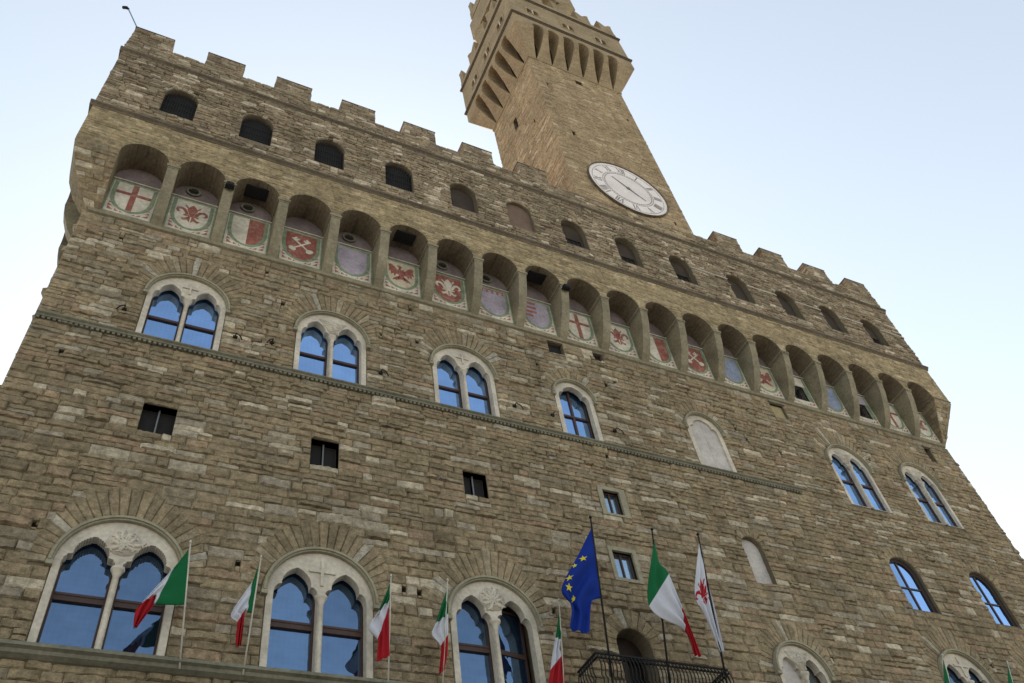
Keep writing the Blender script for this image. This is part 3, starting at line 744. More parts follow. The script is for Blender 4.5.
# corner corbels: solid, converging to the corner of the wall below
LX, RX = BAYS[0] - PITCH / 2 + PW, BAYS[-1] + PITCH / 2 - PW      # openings begin here
def corner(left):
    m_ = MB(); cx = 0.0 if left else W_; s = 1 if left else -1
    rows = [(0.0, 31.8), (0.0, 31.6)] + ([(0.1, 31.1), (0.42, 30.2), (0.8, 29.5)] if left else [(0.22, 31.1), (0.62, 30.2), (0.92, 29.5)]) + [(P_ + 0.03, 29.08)]
    inner = (LX if left else W_ - RX)
    vs = []; 
    for t, z in rows:
        x0 = t; x1 = max(inner - 0.0, t + 0.02); y0 = G_ + t; y1 = 0.45 if left else 1.5
        for (a, b) in ((x0, y0), (x1, y0), (x1, y1), (x0, y1)): vs.append((cx + s * a, b, z))
    fs = []
    for k in range(len(rows) - 1):
        for e in range(4): fs.append((k * 4 + e, k * 4 + (e + 1) % 4, (k + 1) * 4 + (e + 1) % 4, (k + 1) * 4 + e))
    fs += [(0, 1, 2, 3), tuple((len(rows) - 1) * 4 + e for e in (3, 2, 1, 0))]
    m_.add(vs, fs)
    if not left: m_.box((cx - inner - 0.03, G_ - 0.035, 31.7), (cx + 0.03, 0.0, 31.78))
    def off(z):
        for (t0_, z0_), (t1_, z1_) in zip(rows[:-1], rows[1:]):
            if z1_ <= z <= z0_: return t0_ + (t1_ - t0_) * (z0_ - z) / max(1e-6, z0_ - z1_)
        return rows[-1][0]
    def cm(a, b, d):
        o_ = off(b); u = a / inner; i2 = max(inner, o_ + .02)
        return (cx + s * (o_ + (i2 - o_) * u), G_ + o_ + d, b)
    masonry(m_, 0.0, inner, 29.2, 31.66, cm, (0.16, 0.3), (0.35, 0.9), 0.045, lambda a, b: [], PAL, 0.14, 0.1, mi=1, edge=-0.003)
    return obj('corner_corbel', m_, ['corner', 'rubble'], palace, recalc=False)
LEFTS.append(corner(True)); corner(False)
# arcade slab with barrel vaults running back to the wall
AR = 0.85
out = [(0, 31.8)]
for b in BAYS:
    out += [(b - AR, 31.8)] + arc(b, 31.8, AR, 180, 0, 14)[1:-1] + [(b + AR, 31.8)]
out += [(W_, 31.8), (W_, 34.34), (0, 34.34)]
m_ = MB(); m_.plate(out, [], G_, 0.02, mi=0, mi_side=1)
def aop(a, b):
    mid = a
    if mid >= 31.8 + AR: return []
    hw = math.sqrt(max(0, AR ** 2 - (mid - 31.8) ** 2)) + .01
    return [(x - hw, x + hw) for x in BAYS]
masonry(m_, -0.01, W_ + 0.01, 31.81, 34.34, lambda s, t, d: (s, G_ + d, t), (0.12, 0.22), (0.22, 0.7), 0.022, aop, PAL_S, 0.2, 0.08, mi=2, edge=-0.002, wob=0.0)
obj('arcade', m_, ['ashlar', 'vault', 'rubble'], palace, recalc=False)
# side arcades of the gallery (left and right flanks)
for left in (True, False):
    xa = 0.0 if left else W_; s = 1 if left else -1
    SB = [0.92 + PITCH * i for i in range(15)]
    out = [(0.02, 31.8)]
    for b in SB: out += [(b - AR, 31.8)] + arc(b, 31.8, AR, 180, 0, 12)[1:-1] + [(b + AR, 31.8)]
    out += [(DEP, 31.8), (DEP, 34.34), (0.02, 34.34)]
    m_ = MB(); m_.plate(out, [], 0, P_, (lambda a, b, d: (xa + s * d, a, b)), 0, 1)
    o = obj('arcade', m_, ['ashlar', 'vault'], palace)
    if left: LEFTS.append(o)
    for i in range(14):
        y = SB[i] + PITCH / 2
        m_ = MB(); pts = [((xa + s * (a - G_)), b) for a, b in PR]
        m_.plate(pts, [], y - PW, y + PW, lambda a, b, d: (a, d, b)); o = obj('corbel', m_, 'pier', palace)
        if left: LEFTS.append(o)

moulding('string_course', [(0.05, 29.29), (-0.07, 29.285), (-0.09, 29.2), (-0.05, 29.1), (0.05, 29.06)], BX0 + .02, BX1 - .02, 'pier')
# heraldic panels
def fleur(cx, cz, s):
    """polygons of a heraldic lily, centred"""
    P = []
    P.append([(cx + s * x, cz + s * z) for x, z in [(0, .52), (.11, .36), (.17, .2), (.1, .02), (.07, -.12), (-.07, -.12), (-.1, .02), (-.17, .2), (-.11, .36)]])
    for sg in (1, -1):
        P.append([(cx + sg * s * x, cz + s * z) for x, z in [(.08, -.1), (.13, .06), (.22, .21), (.36, .27), (.48, .2), (.52, .06), (.45, -.04), (.36, -.04), (.42, .05), (.4, .13), (.32, .15), (.24, .04), (.19, -.1)]][::sg])
        P.append([(cx + sg * s * x, cz + s * z) for x, z in [(.02, -.2), (.08, -.2), (.2, -.34), (.3, -.34), (.24, -.46), (.1, -.4), (.02, -.52)]][::sg])
        P.append([(cx + sg * s * x, cz + s * z) for x, z in [(.12, .28), (.17, .27), (.26, .4), (.22, .44)]][::sg])
    P.append([(cx + s * x, cz + s * z) for x, z in [(-.24, -.12), (.24, -.12), (.24, -.19), (-.24, -.19)]])
    return P
def eagle(cx, cz, s):
    P = [[(cx + s * x, cz + s * z) for x, z in [(-.09, .3), (0, .2), (.09, .26), (.14, .1), (.1, -.2), (.16, -.45), (0, -.38), (-.16, -.45), (-.1, -.2), (-.14, .1)]],
         [(cx + s * x, cz + s * z) for x, z in [(-.02, .22), (.04, .4), (-.06, .48), (-.2, .42), (-.1, .36), (-.1, .24)]]]
    for sg in (1, -1):
        P.append([(cx + sg * s * x, cz + s * z) for x, z in [(.11, .12), (.26, .34), (.4, .46), (.5, .4), (.47, .2), (.5, -.02), (.41, -.0), (.4, -.2), (.31, -.1), (.27, -.26), (.2, -.1), (.12, -.12)]][::sg])
        P.append([(cx + sg * s * x, cz + s * z) for x, z in [(.1, -.2), (.3, -.38), (.36, -.52), (.25, -.46), (.2, -.52), (.08, -.3)]][::sg])
    return P
def keys(cx, cz, s):
    P = []
    for sg in (1, -1):
        ux, uz = sg * 0.707, 0.707; vx, vz = -uz, ux
        def q(a, b): return (cx + s * (ux * a + vx * b), cz + s * (uz * a + vz * b))
        o = (1 if sg > 0 else -1)
        P.append([q(-.36, -.035), q(.52, -.035), q(.52, .035), q(-.36, .035)])
        P.append([q(.28, .037 * o), q(.5, .037 * o), q(.5, .2 * o), q(.42, .2 * o), q(.42, .12 * o), q(.37, .12 * o), q(.37, .2 * o), q(.28, .2 * o)])
        P.append([q(-.48 + .13 * math.cos(t), .16 * math.sin(t)) for t in [R(30 * e) for e in range(12)]])
    return P
EMB = ['cross', 'lily', 'parted', 'keys', 'lilac', 'eagle', 'white_lily', 'lilac_label', 'striped', 'cross', 'lily', 'parted', 'keys', 'blue', 'eagle', 'lily_faint', 'blue', 'striped', 'cross', 'lily']
ELAB = {'cross': 'white shield with a red cross', 'lily': 'white shield with a red lily', 'parted': 'shield half white and half red', 'keys': 'red shield with crossed white keys',
        'lilac': 'plain lilac shield', 'eagle': 'cream shield with a red eagle', 'white_lily': 'red shield with a white lily', 'lilac_label': 'lilac shield with small red marks along its top',
        'striped': 'lilac shield with red bars', 'blue': 'plain pale blue shield', 'lily_faint': 'faded red and white shield over a barred window'}
def shield_poly(cx, zt, w_, h_, n=14):
    pts = [(cx + w_, zt)]
    for i in range(n + 1):
        t = math.pi * i / n; pts.append((cx + w_ * math.cos(t), zt - h_ * 0.42 - h_ * 0.58 * math.sin(t) ** 0.8))
    pts += [(cx - w_, zt)]
    return pts[::-1]
for i, b in enumerate(BAYS):
    k = EMB[i]; hw = PITCH / 2 - PW - 0.005; z0, z1 = 29.3, 31.48
    hole = [bar_holes[BARRED.index(i)]] if i in BARRED else []
    m_ = MB(); m_.plate(rect(b - hw, b + hw, z0, z1), hole, -0.035, 0.028)
    pn = obj('heraldic_panel', m_, 'p_green', palace); pn['label'] = 'painted panel: ' + ELAB[k]
    # white outline and ledge
    m_ = MB()
    m_.plate(rect(b - hw + .06, b + hw - .06, z0 + .06, z1 - .05), [rect(b - hw + .1, b + hw - .1, z0 + .1, z1 - .09)], -0.041, -0.036)
    m_.box((b - hw, -0.1, z1 + .002), (b + hw, 0.0, z1 + .05))
    obj('border', m_, 'p_white', pn)
    m_ = MB(); lo = [rect(b - hw + .102, b + hw - .102, z0 + .102, z0 + 1.02)][0]
    m_.plate(lo, [bar_holes[BARRED.index(i)]] if False else [], -0.0425, -0.037) if i not in BARRED else m_.plate(rect(b - hw + .102, b + hw - .102, z0 + .102, 29.74), [], -0.0425, -0.037)
    obj('tracery_field', m_, 'p_white', pn)
    # red tracery in the two lower corners
    m_ = MB()
    for sg in (-1, 1):
        cx_, cz_ = b + sg * (hw - .28), z0 + .27
        for (dx, dz, s_) in ((0.02, 0.0, .1), (.06, .2, .075), (-.2, -.05, .075), (.08, .38, .05), (-.36, -.09, .05)):
            x, z = cx_ + sg * dx, cz_ + dz
            m_.plate([(x - s_, z - s_), (x + s_, z - s_ * .7), (x + sg * s_, z + s_)], [], -0.0475, -0.043)
        obj('tracery', m_, 'p_rust', pn); m_ = MB()
    sw = hw * 0.72; zt = z1 - .14; sh = 1.72 if k != 'eagle' else 1.66
    if i in BARRED: zt = z1 - .12; sh = 0.62
    if i not in BARRED:
        m_ = MB(); m_.plate(shield_poly(b, zt + .06, sw + .14, sh + .16), [], -0.0525, -0.048); obj('shield_border', m_, 'p_green', pn)
        m_ = MB(); m_.plate(shield_poly(b, zt, sw, sh), [], -0.0585, -0.053)
    else:
        m_ = MB(); m_.plate(rect(b - sw, b + sw, zt - sh, zt), [], -0.0585, -0.05)
    smat = {'cross': 'p_white', 'lily': 'p_white', 'parted': 'p_white', 'keys': 'p_red', 'lilac': 'p_lilac', 'eagle': 'p_cream', 'white_lily': 'p_red', 'lilac_label': 'p_lilac', 'striped': 'p_lilac', 'blue': 'p_blue', 'lily_faint': 'p_white'}[k]
    obj('shield', m_, smat, pn)
    m_ = MB(); emat = 'p_red'; d0, d1 = -0.0645, -0.059; cz = zt - sh * .48
    if k == 'cross':
        m_.plate([(b - .1, zt), (b - .1, zt - .55), (b - sw, zt - .55), (b - sw, zt - .72), (b - .1, zt - .72), (b - .1, zt - sh + .02), (b + .1, zt - sh + .02), (b + .1, zt - .72), (b + sw, zt - .72), (b + sw, zt - .55), (b + .1, zt - .55), (b + .1, zt)][::-1], [], d0, d1)
    elif k == 'parted':
        q = sorted([p_ for p_ in shield_poly(b, zt - .003, sw - .004, sh - .01) if p_[0] > b + 0.01], key=lambda p_: p_[1]); m_.plate([(b + .01, zt - .003), (b + .01, zt - sh + .01)] + q, [], d0, d1); emat = 'p_red'
    elif k in ('lily', 'white_lily'):
        for q in fleur(b, cz + .06, 1.14): m_.plate(q, [], d0, d1)
        emat = 'p_red' if k == 'lily' else 'p_white'
    elif k == 'eagle':
        for q in eagle(b, cz + .08, 1.1): m_.plate(q, [], d0, d1)
    elif k == 'keys':
        for j, q in enumerate(keys(b, cz + .06, 1.0)): m_.plate(q, [], d0 - .004 * j, d1)
        emat = 'p_white'
    elif k == 'lilac_label':
        m_.plate(rect(b - sw * .9, b + sw * .9, zt - .06, zt - .01), [], d0, d1)
        for j in range(5): m_.plate(rect(b - sw * .85 + j * sw * .4, b - sw * .85 + j * sw * .4 + .1, zt - .25, zt - .06), [], d0, d1)
        emat = 'p_rust'
    elif k == 'striped':
        zz = zt - .08
        for j in range(4 if i not in BARRED else 2): m_.plate(rect(b - sw * .93, b - sw * .93 + sw * (.95 if j < 3 else .6), zz - .15, zz), [], d0, d1); zz -= .3
        emat = 'p_rust'
    elif k == 'lily_faint':
        m_.plate(rect(b - sw * .9, b - sw * .2, zt - .35, zt - .05), [], d0, d1); emat = 'p_rust'
    if m_.v: obj('emblem', m_, emat, pn)
    if i in BARRED:
        m_ = MB(); x0, x1, zz0, zz1 = b - .36, b + .36, 29.75, 30.65
        m_.plate(rect(x0 - .05, x1 + .05, zz0 - .05, zz1 + .05), [rect(x0 + .03, x1 - .03, zz0 + .03, zz1 - .03)], -0.06, -0.036)
        for j in range(1, 5): m_.box((x0 + .72 * j / 5 - .014, 0.1, zz0), (x0 + .72 * j / 5 + .014, 0.13, zz1))
        m_.box((x0 - .1, 0.3, zz0 - .1), (x1 + .1, 0.32, zz1 + .1)); obj('barred_opening', m_, 'iron', pn)  # back sheet is near-black to imitate the dark inside
for i in OCULI:
    m_ = MB(); c = (BAYS[i] - .15, 32.16)
    m_.plate(circ(c[0], c[1], .275, 28), [circ(c[0], c[1], .2, 28)], -0.05, 0.04); oc = obj('round_opening', m_, 'string', palace)
    m_ = MB(); m_.plate(circ(c[0], c[1], .199, 20), [], 0.05, 0.07); obj('dark_disc', m_, 'dark', oc)  # solid near-black disc stands in for shade within the hole
for i in DARK_SLOTS:
    m_ = MB(); m_.box((BAYS[i] - .42, -0.86, 32.5), (BAYS[i] + .46, -0.3, 32.56)); obj('dark_slot_patch', m_, 'dark', palace)  # dark plate painted in for the shade of a slot through the vault

# ---- gallery: cornice, wall with arched openings, top cornice, parapet, merlons
moulding('cornice', [(0.02 + G_, 34.62), (G_ - 0.13, 34.58), (G_ - 0.14, 34.48), (G_ - 0.06, 34.42), (G_ - 0.02, 34.34), (0.02 + G_, 34.34)], -0.135, W_ + 0.135, 'dark_string')
GW = [2.84, 6.02, 9.22, 12.46, 15.65, 18.6, 21.6, 24.72, 28.05, 31.75, 35.1, 38.28, 41.42]
GH = [arch_poly(x, 0.66, 35.65, 37.22, 12) for x in GW]
m_ = MB(); m_.plate(rect(0, W_, 34.34, 41.15), GH, G_ + 0.03, G_ + 0.65, mi=1)
def gop(a, b):
    o = []
    for x in GW:
        if b > 35.67 and a < 37.22: o.append((x - .66, x + .66))
        elif a >= 37.22 and a < 37.98: hw = math.sqrt(max(0, .76 ** 2 - (a - 37.22) ** 2)); o.append((x - hw, x + hw))
    for j in range(24):
        x = 1.2 + j * 1.83
        if 38.6 < b and a < 38.72 and j % 3 == 0: pass
    return o
gm = lambda s, t, d: (s, G_ + d, t)
masonry(m_, -0.02, W_ + 0.02, 34.62, 39.62, gm, (0.14, 0.27), (0.22, 0.75), 0.06, gop, PAL_G, 0.13, 0.1, wob=0.012)
masonry(m_, -0.02, W_ + 0.02, 39.9, 41.17, gm, (0.15, 0.27), (0.25, 0.75), 0.045, lambda a, b: [], PAL_G, 0.16, 0.1)
# the crowns of the arched openings, cut clean through small stones
obj('gallery_wall', m_, ['rubble', 'mortar'], palace, recalc=False)
for left in (True, False):
    xa = 0.0 if left else W_; s = 1 if left else -1
    m_ = MB(); m_.box((xa + (0.03 if left else -.65), G_ + .65, 34.34), (xa + (.65 if left else -.03), DEP, 41.15), 1)
    masonry(m_, G_, 14.0, 34.34, 41.17, lambda a, b, d: (xa + s * d, a, b), (0.2, 0.32), (0.3, 0.9), 0.04, lambda a, b: [], PAL_G, 0.25, 0.05)
    o = obj('gallery_wall', m_, ['rubble', 'ashlar'], palace, recalc=False)
    if left: LEFTS.append(o)
    cn = MB()
    cn.box((xa - .135, G_ + .021, 34.36), (xa + .135, DEP, 34.6)); cn.box((xa - .125, G_ + .021, 39.66), (xa + .125, DEP, 39.9)); o = obj('cornice', cn, 'dark_string', palace)
    if left: LEFTS.append(o)
moulding('cornice', [(0.02 + G_, 39.9), (G_ - 0.12, 39.88), (G_ - 0.13, 39.76), (G_ - 0.05, 39.7), (G_ - 0.02, 39.62), (0.02 + G_, 39.62)], -0.125, W_ + 0.125, 'dark_string')
SHEAR = 0.01
for o in LEFTS:
    for v in o.data.vertices: v.co.x += SHEAR * max(0, v.co.y - G_)
# what shows inside the gallery openings
for i, x in enumerate(GW):
    m_ = MB()
    if i == 5:
        m_.plate(arch_poly(x, .7, 35.6, 37.22, 12), [], G_ + .16, G_ + .3); q = obj('gallery_window', m_, 'plaster_brown', palace); q['label'] = 'gallery window walled up with brown plaster'
    elif i < 4:
        for k in range(13): xx = x - .62 + 1.24 * k / 12; m_.box((xx - .012, G_ + .14, 35.66), (xx + .012, G_ + .165, 37.2 + math.sqrt(max(0, .64 ** 2 - (xx - x) ** 2))))
        for z in (36.0, 36.5, 37.0): m_.box((x - .65, G_ + .166, z - .015), (x + .65, G_ + .19, z + .015))
        q = obj('gallery_window', m_, 'iron', palace)
        p = MB(); p.plate(arch_poly(x, .68, 35.6, 37.22, 12), [], G_ + .26, G_ + .28); obj('pane', p, 'dark', q)  # dark sheet behind the bars stands for the shaded gallery
    else:
        m_.plate(arch_poly(x, .7, 35.6, 37.22, 12), [rect(x - .5, x + .5, 35.7, 36.6)] if i not in (4, 9, 10, 11) else [], G_ + .3, G_ + .36)
        q = obj('gallery_window', m_, 'brown_board', palace)
        if i not in (4, 9, 10, 11):
            p = MB(); p.box((x - .6, G_ + .37, 35.6), (x + .6, G_ + .38, 36.7)); obj('pane', p, 'dark', q)  # sheet coloured dark in place of the gallery's inner shade
            p = MB()
            for xx in (-.25, 0, .25): p.box((x + xx - .02, G_ + .31, 35.7), (x + xx + .02, G_ + .34, 36.6))
            p.box((x - .5, G_ + .345, 36.13), (x + .5, G_ + .358, 36.17)); obj('grille', p, 'iron', q)
    v0 = relieving(x, 37.22, .665, .15, .2, 11, q, spread=180, pal=PAL_G)
    for v in v0.data.vertices: v.co.y += G_
# merlons
MX = [3.22 * i for i in range(7)] + [32.18 + 3.4 * i for i in range(4)]
def merlon(x0, x1, y0, y1, z0, z1, parent, pal, axis='x'):
    m_ = MB(); e = 0.03
    m_.box((x0 + e, y0 + e, z0), (x1 - e, y1 - e, z1 - .02), 1)
    n0 = lambda a, b: []
    masonry(m_, x0, x1, z0, z1 - .07, lambda a, b, d: (a, y0 + d, b), (0.16, 0.27), (0.25, 0.65), 0.04, n0, pal, 0.16, 0)
    masonry(m_, x0, x1, z0, z1 - .07, lambda a, b, d: (a, y1 - d, b), (0.16, 0.27), (0.25, 0.65), 0.03, n0, pal, 0.25, 0)
    masonry(m_, y0, y1, z0, z1 - .07, lambda a, b, d: (x0 + d, a, b), (0.16, 0.27), (0.25, 0.65), 0.03, n0, pal, 0.2, 0)
    masonry(m_, y0, y1, z0, z1 - .07, lambda a, b, d: (x1 - d, a, b), (0.16, 0.27), (0.25, 0.65), 0.03, n0, pal, 0.2, 0)
    m_.box((x0 - .03, y0 - .03, z1 - .07), (x1 + .03, y1 + .03, z1), 2)
    return obj('merlon', m_, ['rubble', 'mortar', 'dark_string'], parent, recalc=False)
for k, x in enumerate(MX): merlon(x + .02, min(x + 1.69, W_ - .02), G_ + .02, G_ + .64, 41.15, 42.54, palace, PAL_G)
for k in range(8):
    y = 2.1 + 3.22 * k
    if y > 25: break
    o = merlon(.02, .64, y, y + 1.67, 41.15, 42.54, palace, PAL_G)
    for v in o.data.vertices: v.co.x += SHEAR * max(0, v.co.y - G_)
    merlon(W_ - .64, W_ - .02, y, y + 1.67, 41.15, 42.54, palace, PAL_G)

# ------------------------------------------------------------------ the clock tower
TX0, TX1, TY0, TY1 = 22.77, 30.35, G_ + 0.0, 4.95
TC = ((TX0 + TX1) / 2, (TY0 + TY1) / 2)
tower = thing('clock_tower', 'tall square stone bell tower with a white clock, rising above the palace battlements', 'tower', (TC[0], TC[1], 39.9))
SLF = [(26.25, 26.8, 58.3, 58.95), (24.1, 24.3, 49.0, 49.5), (29.6, 29.75, 55.0, 55.35), (25.0, 25.13, 42.5, 42.8), (29.2, 29.33, 41.6, 41.9), (23.5, 23.62, 55.8, 56.1)]
SLL = [(2.05, 2.5, 55.2, 56.6), (3.4, 3.55, 50.0, 50.4), (0.3, 0.42, 52.5, 52.9), (1.5, 1.63, 46.0, 46.3)]
def so(lst):
    return lambda a, b: [(p, q) for p, q, c, d in lst if b > c + .02 and a < d - .02]
m_ = MB()
m_.plate(rect(TX0 + .03, TX1 - .03, 39.9, 60.4), [rect(*q) for q in SLF], TY0 + .05, TY0 + 1.0, mi=1)
m_.plate(rect(TY0 + 1.0, TY1 - 1.0, 39.9, 60.4), [rect(*q) for q in SLL], TX0 + .05, TX0 + 1.0, lambda a, b, d: (d, a, b), mi=1)
m_.box((TX1 - 1.0, TY0 + 1.0, 39.9), (TX1 - .05, TY1 - 1, 60.4), 1); m_.box((TX0 + .05, TY1 - 1.0, 39.9), (TX1 - .05, TY1 - .05, 60.4), 1)
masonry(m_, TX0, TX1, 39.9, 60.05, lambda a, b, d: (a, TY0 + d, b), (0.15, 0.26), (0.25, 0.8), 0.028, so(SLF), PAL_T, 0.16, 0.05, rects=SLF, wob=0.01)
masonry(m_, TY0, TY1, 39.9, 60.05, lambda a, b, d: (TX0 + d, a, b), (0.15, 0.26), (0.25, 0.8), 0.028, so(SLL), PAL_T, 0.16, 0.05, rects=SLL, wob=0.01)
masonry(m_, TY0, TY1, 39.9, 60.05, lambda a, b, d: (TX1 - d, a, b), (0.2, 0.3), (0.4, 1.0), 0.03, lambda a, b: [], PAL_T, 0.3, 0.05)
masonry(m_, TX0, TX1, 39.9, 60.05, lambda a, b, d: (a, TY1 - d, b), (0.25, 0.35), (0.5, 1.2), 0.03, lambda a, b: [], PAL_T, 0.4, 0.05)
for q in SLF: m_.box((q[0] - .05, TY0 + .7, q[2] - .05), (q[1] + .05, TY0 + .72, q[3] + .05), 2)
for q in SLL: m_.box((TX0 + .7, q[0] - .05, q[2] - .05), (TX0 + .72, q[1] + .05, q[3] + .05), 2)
obj('shaft', m_, ['tower', 'mortar', 'dark'], tower, recalc=False)
# projecting gallery on corbels
OV = 1.25; ZB, ZT = 60.0, 62.75
m_ = MB()
for k, (e, z0, z1) in enumerate([(0.06, 59.86, 60.0)]):
    m_.box((TX0 - e, TY0 - e, z0), (TX1 + e, TY1 + e, z1))
obj('string_course', m_, 'tower_ashlar', tower)
def tprof(sign): return [(0.0, ZB), (0.1, ZB + .25), (0.55, ZB + 1.2), (1.05, ZB + 2.3), (OV, ZT), (OV, ZT + .35), (0.0, ZT + .35)]
def faces():
    # (start, end, mapping from (along, outward, z) to world)
    yield 'front', TX0, TX1, (lambda a, o, z: (a, TY0 - o, z))
    yield 'left', TY0, TY1, (lambda a, o, z: (TX0 - o, a, z))
    yield 'right', TY0, TY1, (lambda a, o, z: (TX1 + o, a, z))
    yield 'back', TX0, TX1, (lambda a, o, z: (a, TY1 + o, z))
for nm, a0, a1, mp in faces():
    n = 6 if nm in ('front', 'back') else 5
    pit = (a1 - a0 - 0.0) / n; cen = [a0 + pit * (k + .5) for k in range(n)]
    ar = pit * 0.34
    # ribs between the niches
    edges = [a0 + pit * k for k in range(1, n)]
    for e in edges:
        m_ = MB(); wd = pit / 2 - ar
        rows = tprof(1)[:-1]; vs = []
        for o_, z_ in rows:
            hw = wd + (pit / 2 - .01 - wd) * max(0, 1 - (z_ - ZB) / (ZT - ZB) * 1.5)
            for a_, b_ in ((e - hw, -.02), (e + hw, -.02), (e + hw, o_), (e - hw, o_)): vs.append(mp(a_, b_, z_))
        fs = [(k * 4 + q, k * 4 + (q + 1) % 4, (k + 1) * 4 + (q + 1) % 4, (k + 1) * 4 + q) for k in range(len(rows) - 1) for q in range(4)] + [(0, 1, 2, 3), tuple((len(rows) - 1) * 4 + q for q in (3, 2, 1, 0))]
        m_.add(vs, fs); obj('corbel', m_, 'tower_ashlar', tower)
    # arch band over the niches
    out = [(a0 - OV, ZT + .352)]
    lo = [(a0 - OV, ZT + .352), (cen[0] - ar, ZT + .352)]
    pts = [(a0 - OV, ZT + .352)]
    for c in cen: pts += [(c - ar, ZT + .352)] + arc(c, ZT + .352, ar, 180, 0, 8)[1:-1] + [(c + ar, ZT + .352)]
    pts += [(a1 + OV, ZT + .352), (a1 + OV, 64.1), (a0 - OV, 64.1)]
    m_ = MB()
    if nm in ('front', 'back'): m_.plate(pts, [], OV, 0.0, lambda a, z, d, mp=mp: mp(a, d, z))
    else:
        pts = [(min(max(a, a0 - .0), a1 + .0), z) for a, z in pts]
        m_.plate(pts, [], OV, 0.0, lambda a, z, d, mp=mp: mp(a, d, z))
    obj('arch_band', m_, 'tower_ashlar', tower)
# solid corner corbels
for cx_, sx in ((TX0, -1), (TX1, 1)):
    for cy_, sy in ((TY0, -1), (TY1, 1)):
        m_ = MB(); rows = tprof(1)[:-1]; vs = []
        for o, z in rows:
            tp = max(0, 1 - (z - ZB) / (ZT - ZB) * 1.5); ix = cx_ - sx * (0.26 + .36 * tp); iy = cy_ - sy * (0.24 + .32 * tp)
            for a, b in ((ix, iy), (cx_ + sx * o, iy), (cx_ + sx * o, cy_ + sy * o), (ix, cy_ + sy * o)): vs.append((a, b, z))
        fs = [(k * 4 + e, k * 4 + (e + 1) % 4, (k + 1) * 4 + (e + 1) % 4, (k + 1) * 4 + e) for k in range(len(rows) - 1) for e in range(4)]
        fs += [(0, 1, 2, 3), tuple((len(rows) - 1) * 4 + e for e in (3, 2, 1, 0))]
        m_.add(vs, fs); obj('corner_corbel', m_, 'tower_ashlar', tower)
GX0, GX1, GY0, GY1 = TX0 - OV, TX1 + OV, TY0 - OV, TY1 + OV
def ring_moulding(name, z0, z1, e, mat):
    m_ = MB(); m_.box((GX0 - e, GY0 - e, z0 + (z1 - z0) * .45), (GX1 + e, GY1 + e, z1)); m_.box((GX0 - e * .5, GY0 - e * .5, z0), (GX1 + e * .5, GY1 + e * .5, z0 + (z1 - z0) * .449))
    return obj(name, m_, mat, tower)
ring_moulding('cornice', 64.1, 64.36, 0.14, 'dark_string')
TWX = [23.45, 26.5, 29.4]; TWY = [-0.68, 1.8, 4.15]
m_ = MB()
def tw(a): 
    return arch_poly(a - .27, .21, 65.65, 66.3, 8), arch_poly(a + .27, .21, 65.65, 66.3, 8)
m_.plate(rect(GX0, GX1, 64.36, 68.35), [h for a in TWX for h in tw(a)], GY0, GY0 + .6, mi=0)
m_.plate(rect(GY0 + .6, GY1 - .6, 64.36, 68.35), [h for a in TWY for h in tw(a)], GX0, GX0 + .6, lambda a, b, d: (d, a, b), mi=0)
m_.plate(rect(GY0 + .6, GY1 - .6, 64.36, 68.35), [h for a in TWY for h in tw(a)], GX1, GX1 - .6, lambda a, b, d: (d, a, b), mi=0)
m_.plate(rect(GX0, GX1, 64.36, 68.35), [], GY1, GY1 - .6)
m_.box((GX0 + .7, GY0 + .7, 64.4), (GX1 - .7, GY1 - .7, 68.3), 1)
obj('gallery_wall', m_, ['tower_ashlar', 'dark'], tower)
for a in TWX:
    m_ = MB(); m_.lathe([(.09, 65.65), (.06, 65.72), (.06, 66.2), (.1, 66.3)], (a, GY0 + .08), 8)
    for h in tw(a): pass
    m_.plate(rect(a - .62, a + .62, 65.5, 66.85), list(tw(a)), GY0 - .03, GY0 - .002); o = obj('window', m_, 'tower_ashlar', tower)
    c = MB(); c.box((a - .055, GY0 - .05, 65.66), (a + .055, GY0 - .031, 66.4)); obj('column', c, 'marble', o)
for a in TWY:
    for xx, s in ((GX0, 1), (GX1, -1)):
        m_ = MB(); m_.plate(rect(a - .62, a + .62, 65.5, 66.85), list(tw(a)), xx - s * .03, xx - s * .002, lambda p, q, d: (d, p, q)); o = obj('window', m_, 'tower_ashlar', tower)
        c = MB(); x0, x1 = sorted((xx - s * .05, xx - s * .031)); c.box((x0, a - .055, 65.66), (x1, a + .055, 66.4)); obj('column', c, 'marble', o)
ring_moulding('cornice', 68.35, 68.6, 0.14, 'dark_string')
# platform, parapet and swallow-tailed merlons
m_ = MB()
m_.box((GX0, GY0, 68.602), (GX1, GY0 + .5, 69.6)); m_.box((GX0, GY1 - .5, 68.602), (GX1, GY1, 69.6)); m_.box((GX0, GY0 + .501, 68.602), (GX0 + .5, GY1 - .501, 69.6)); m_.box((GX1 - .5, GY0 + .501, 68.602), (GX1, GY1 - .501, 69.6))
obj('parapet', m_, 'tower_ashlar', tower)
def swallow(c, hw, zb, zt, d0, d1, mp, name='merlon'):
    m_ = MB(); m_.plate([(c - hw, zb), (c + hw, zb), (c + hw * 1.02, zt - .5), (c + hw * 1.12, zt), (c + hw * .7, zt - .12), (c, zt - .62), (c - hw * .7, zt - .12), (c - hw * 1.12, zt), (c - hw * 1.02, zt - .5)], [], d0, d1, mp)
    return obj(name, m_, 'tower_ashlar', tower)
for k in range(5):
    c = GX0 + .65 + k * (GX1 - GX0 - 1.3) / 4
    for yy, s in ((GY0, 1), (GY1, -1)): swallow(c, .6, 69.602, 71.5, yy + s * .01, yy + s * .49, None)
for k in range(1, 4):
    c = GY0 + .65 + k * (GY1 - GY0 - 1.3) / 4
    for xx, s in ((GX0, 1), (GX1, -1)): swallow(c, .6, 69.602, 71.5, xx + s * .01, xx + s * .49, lambda p, q, d: (d, p, q))
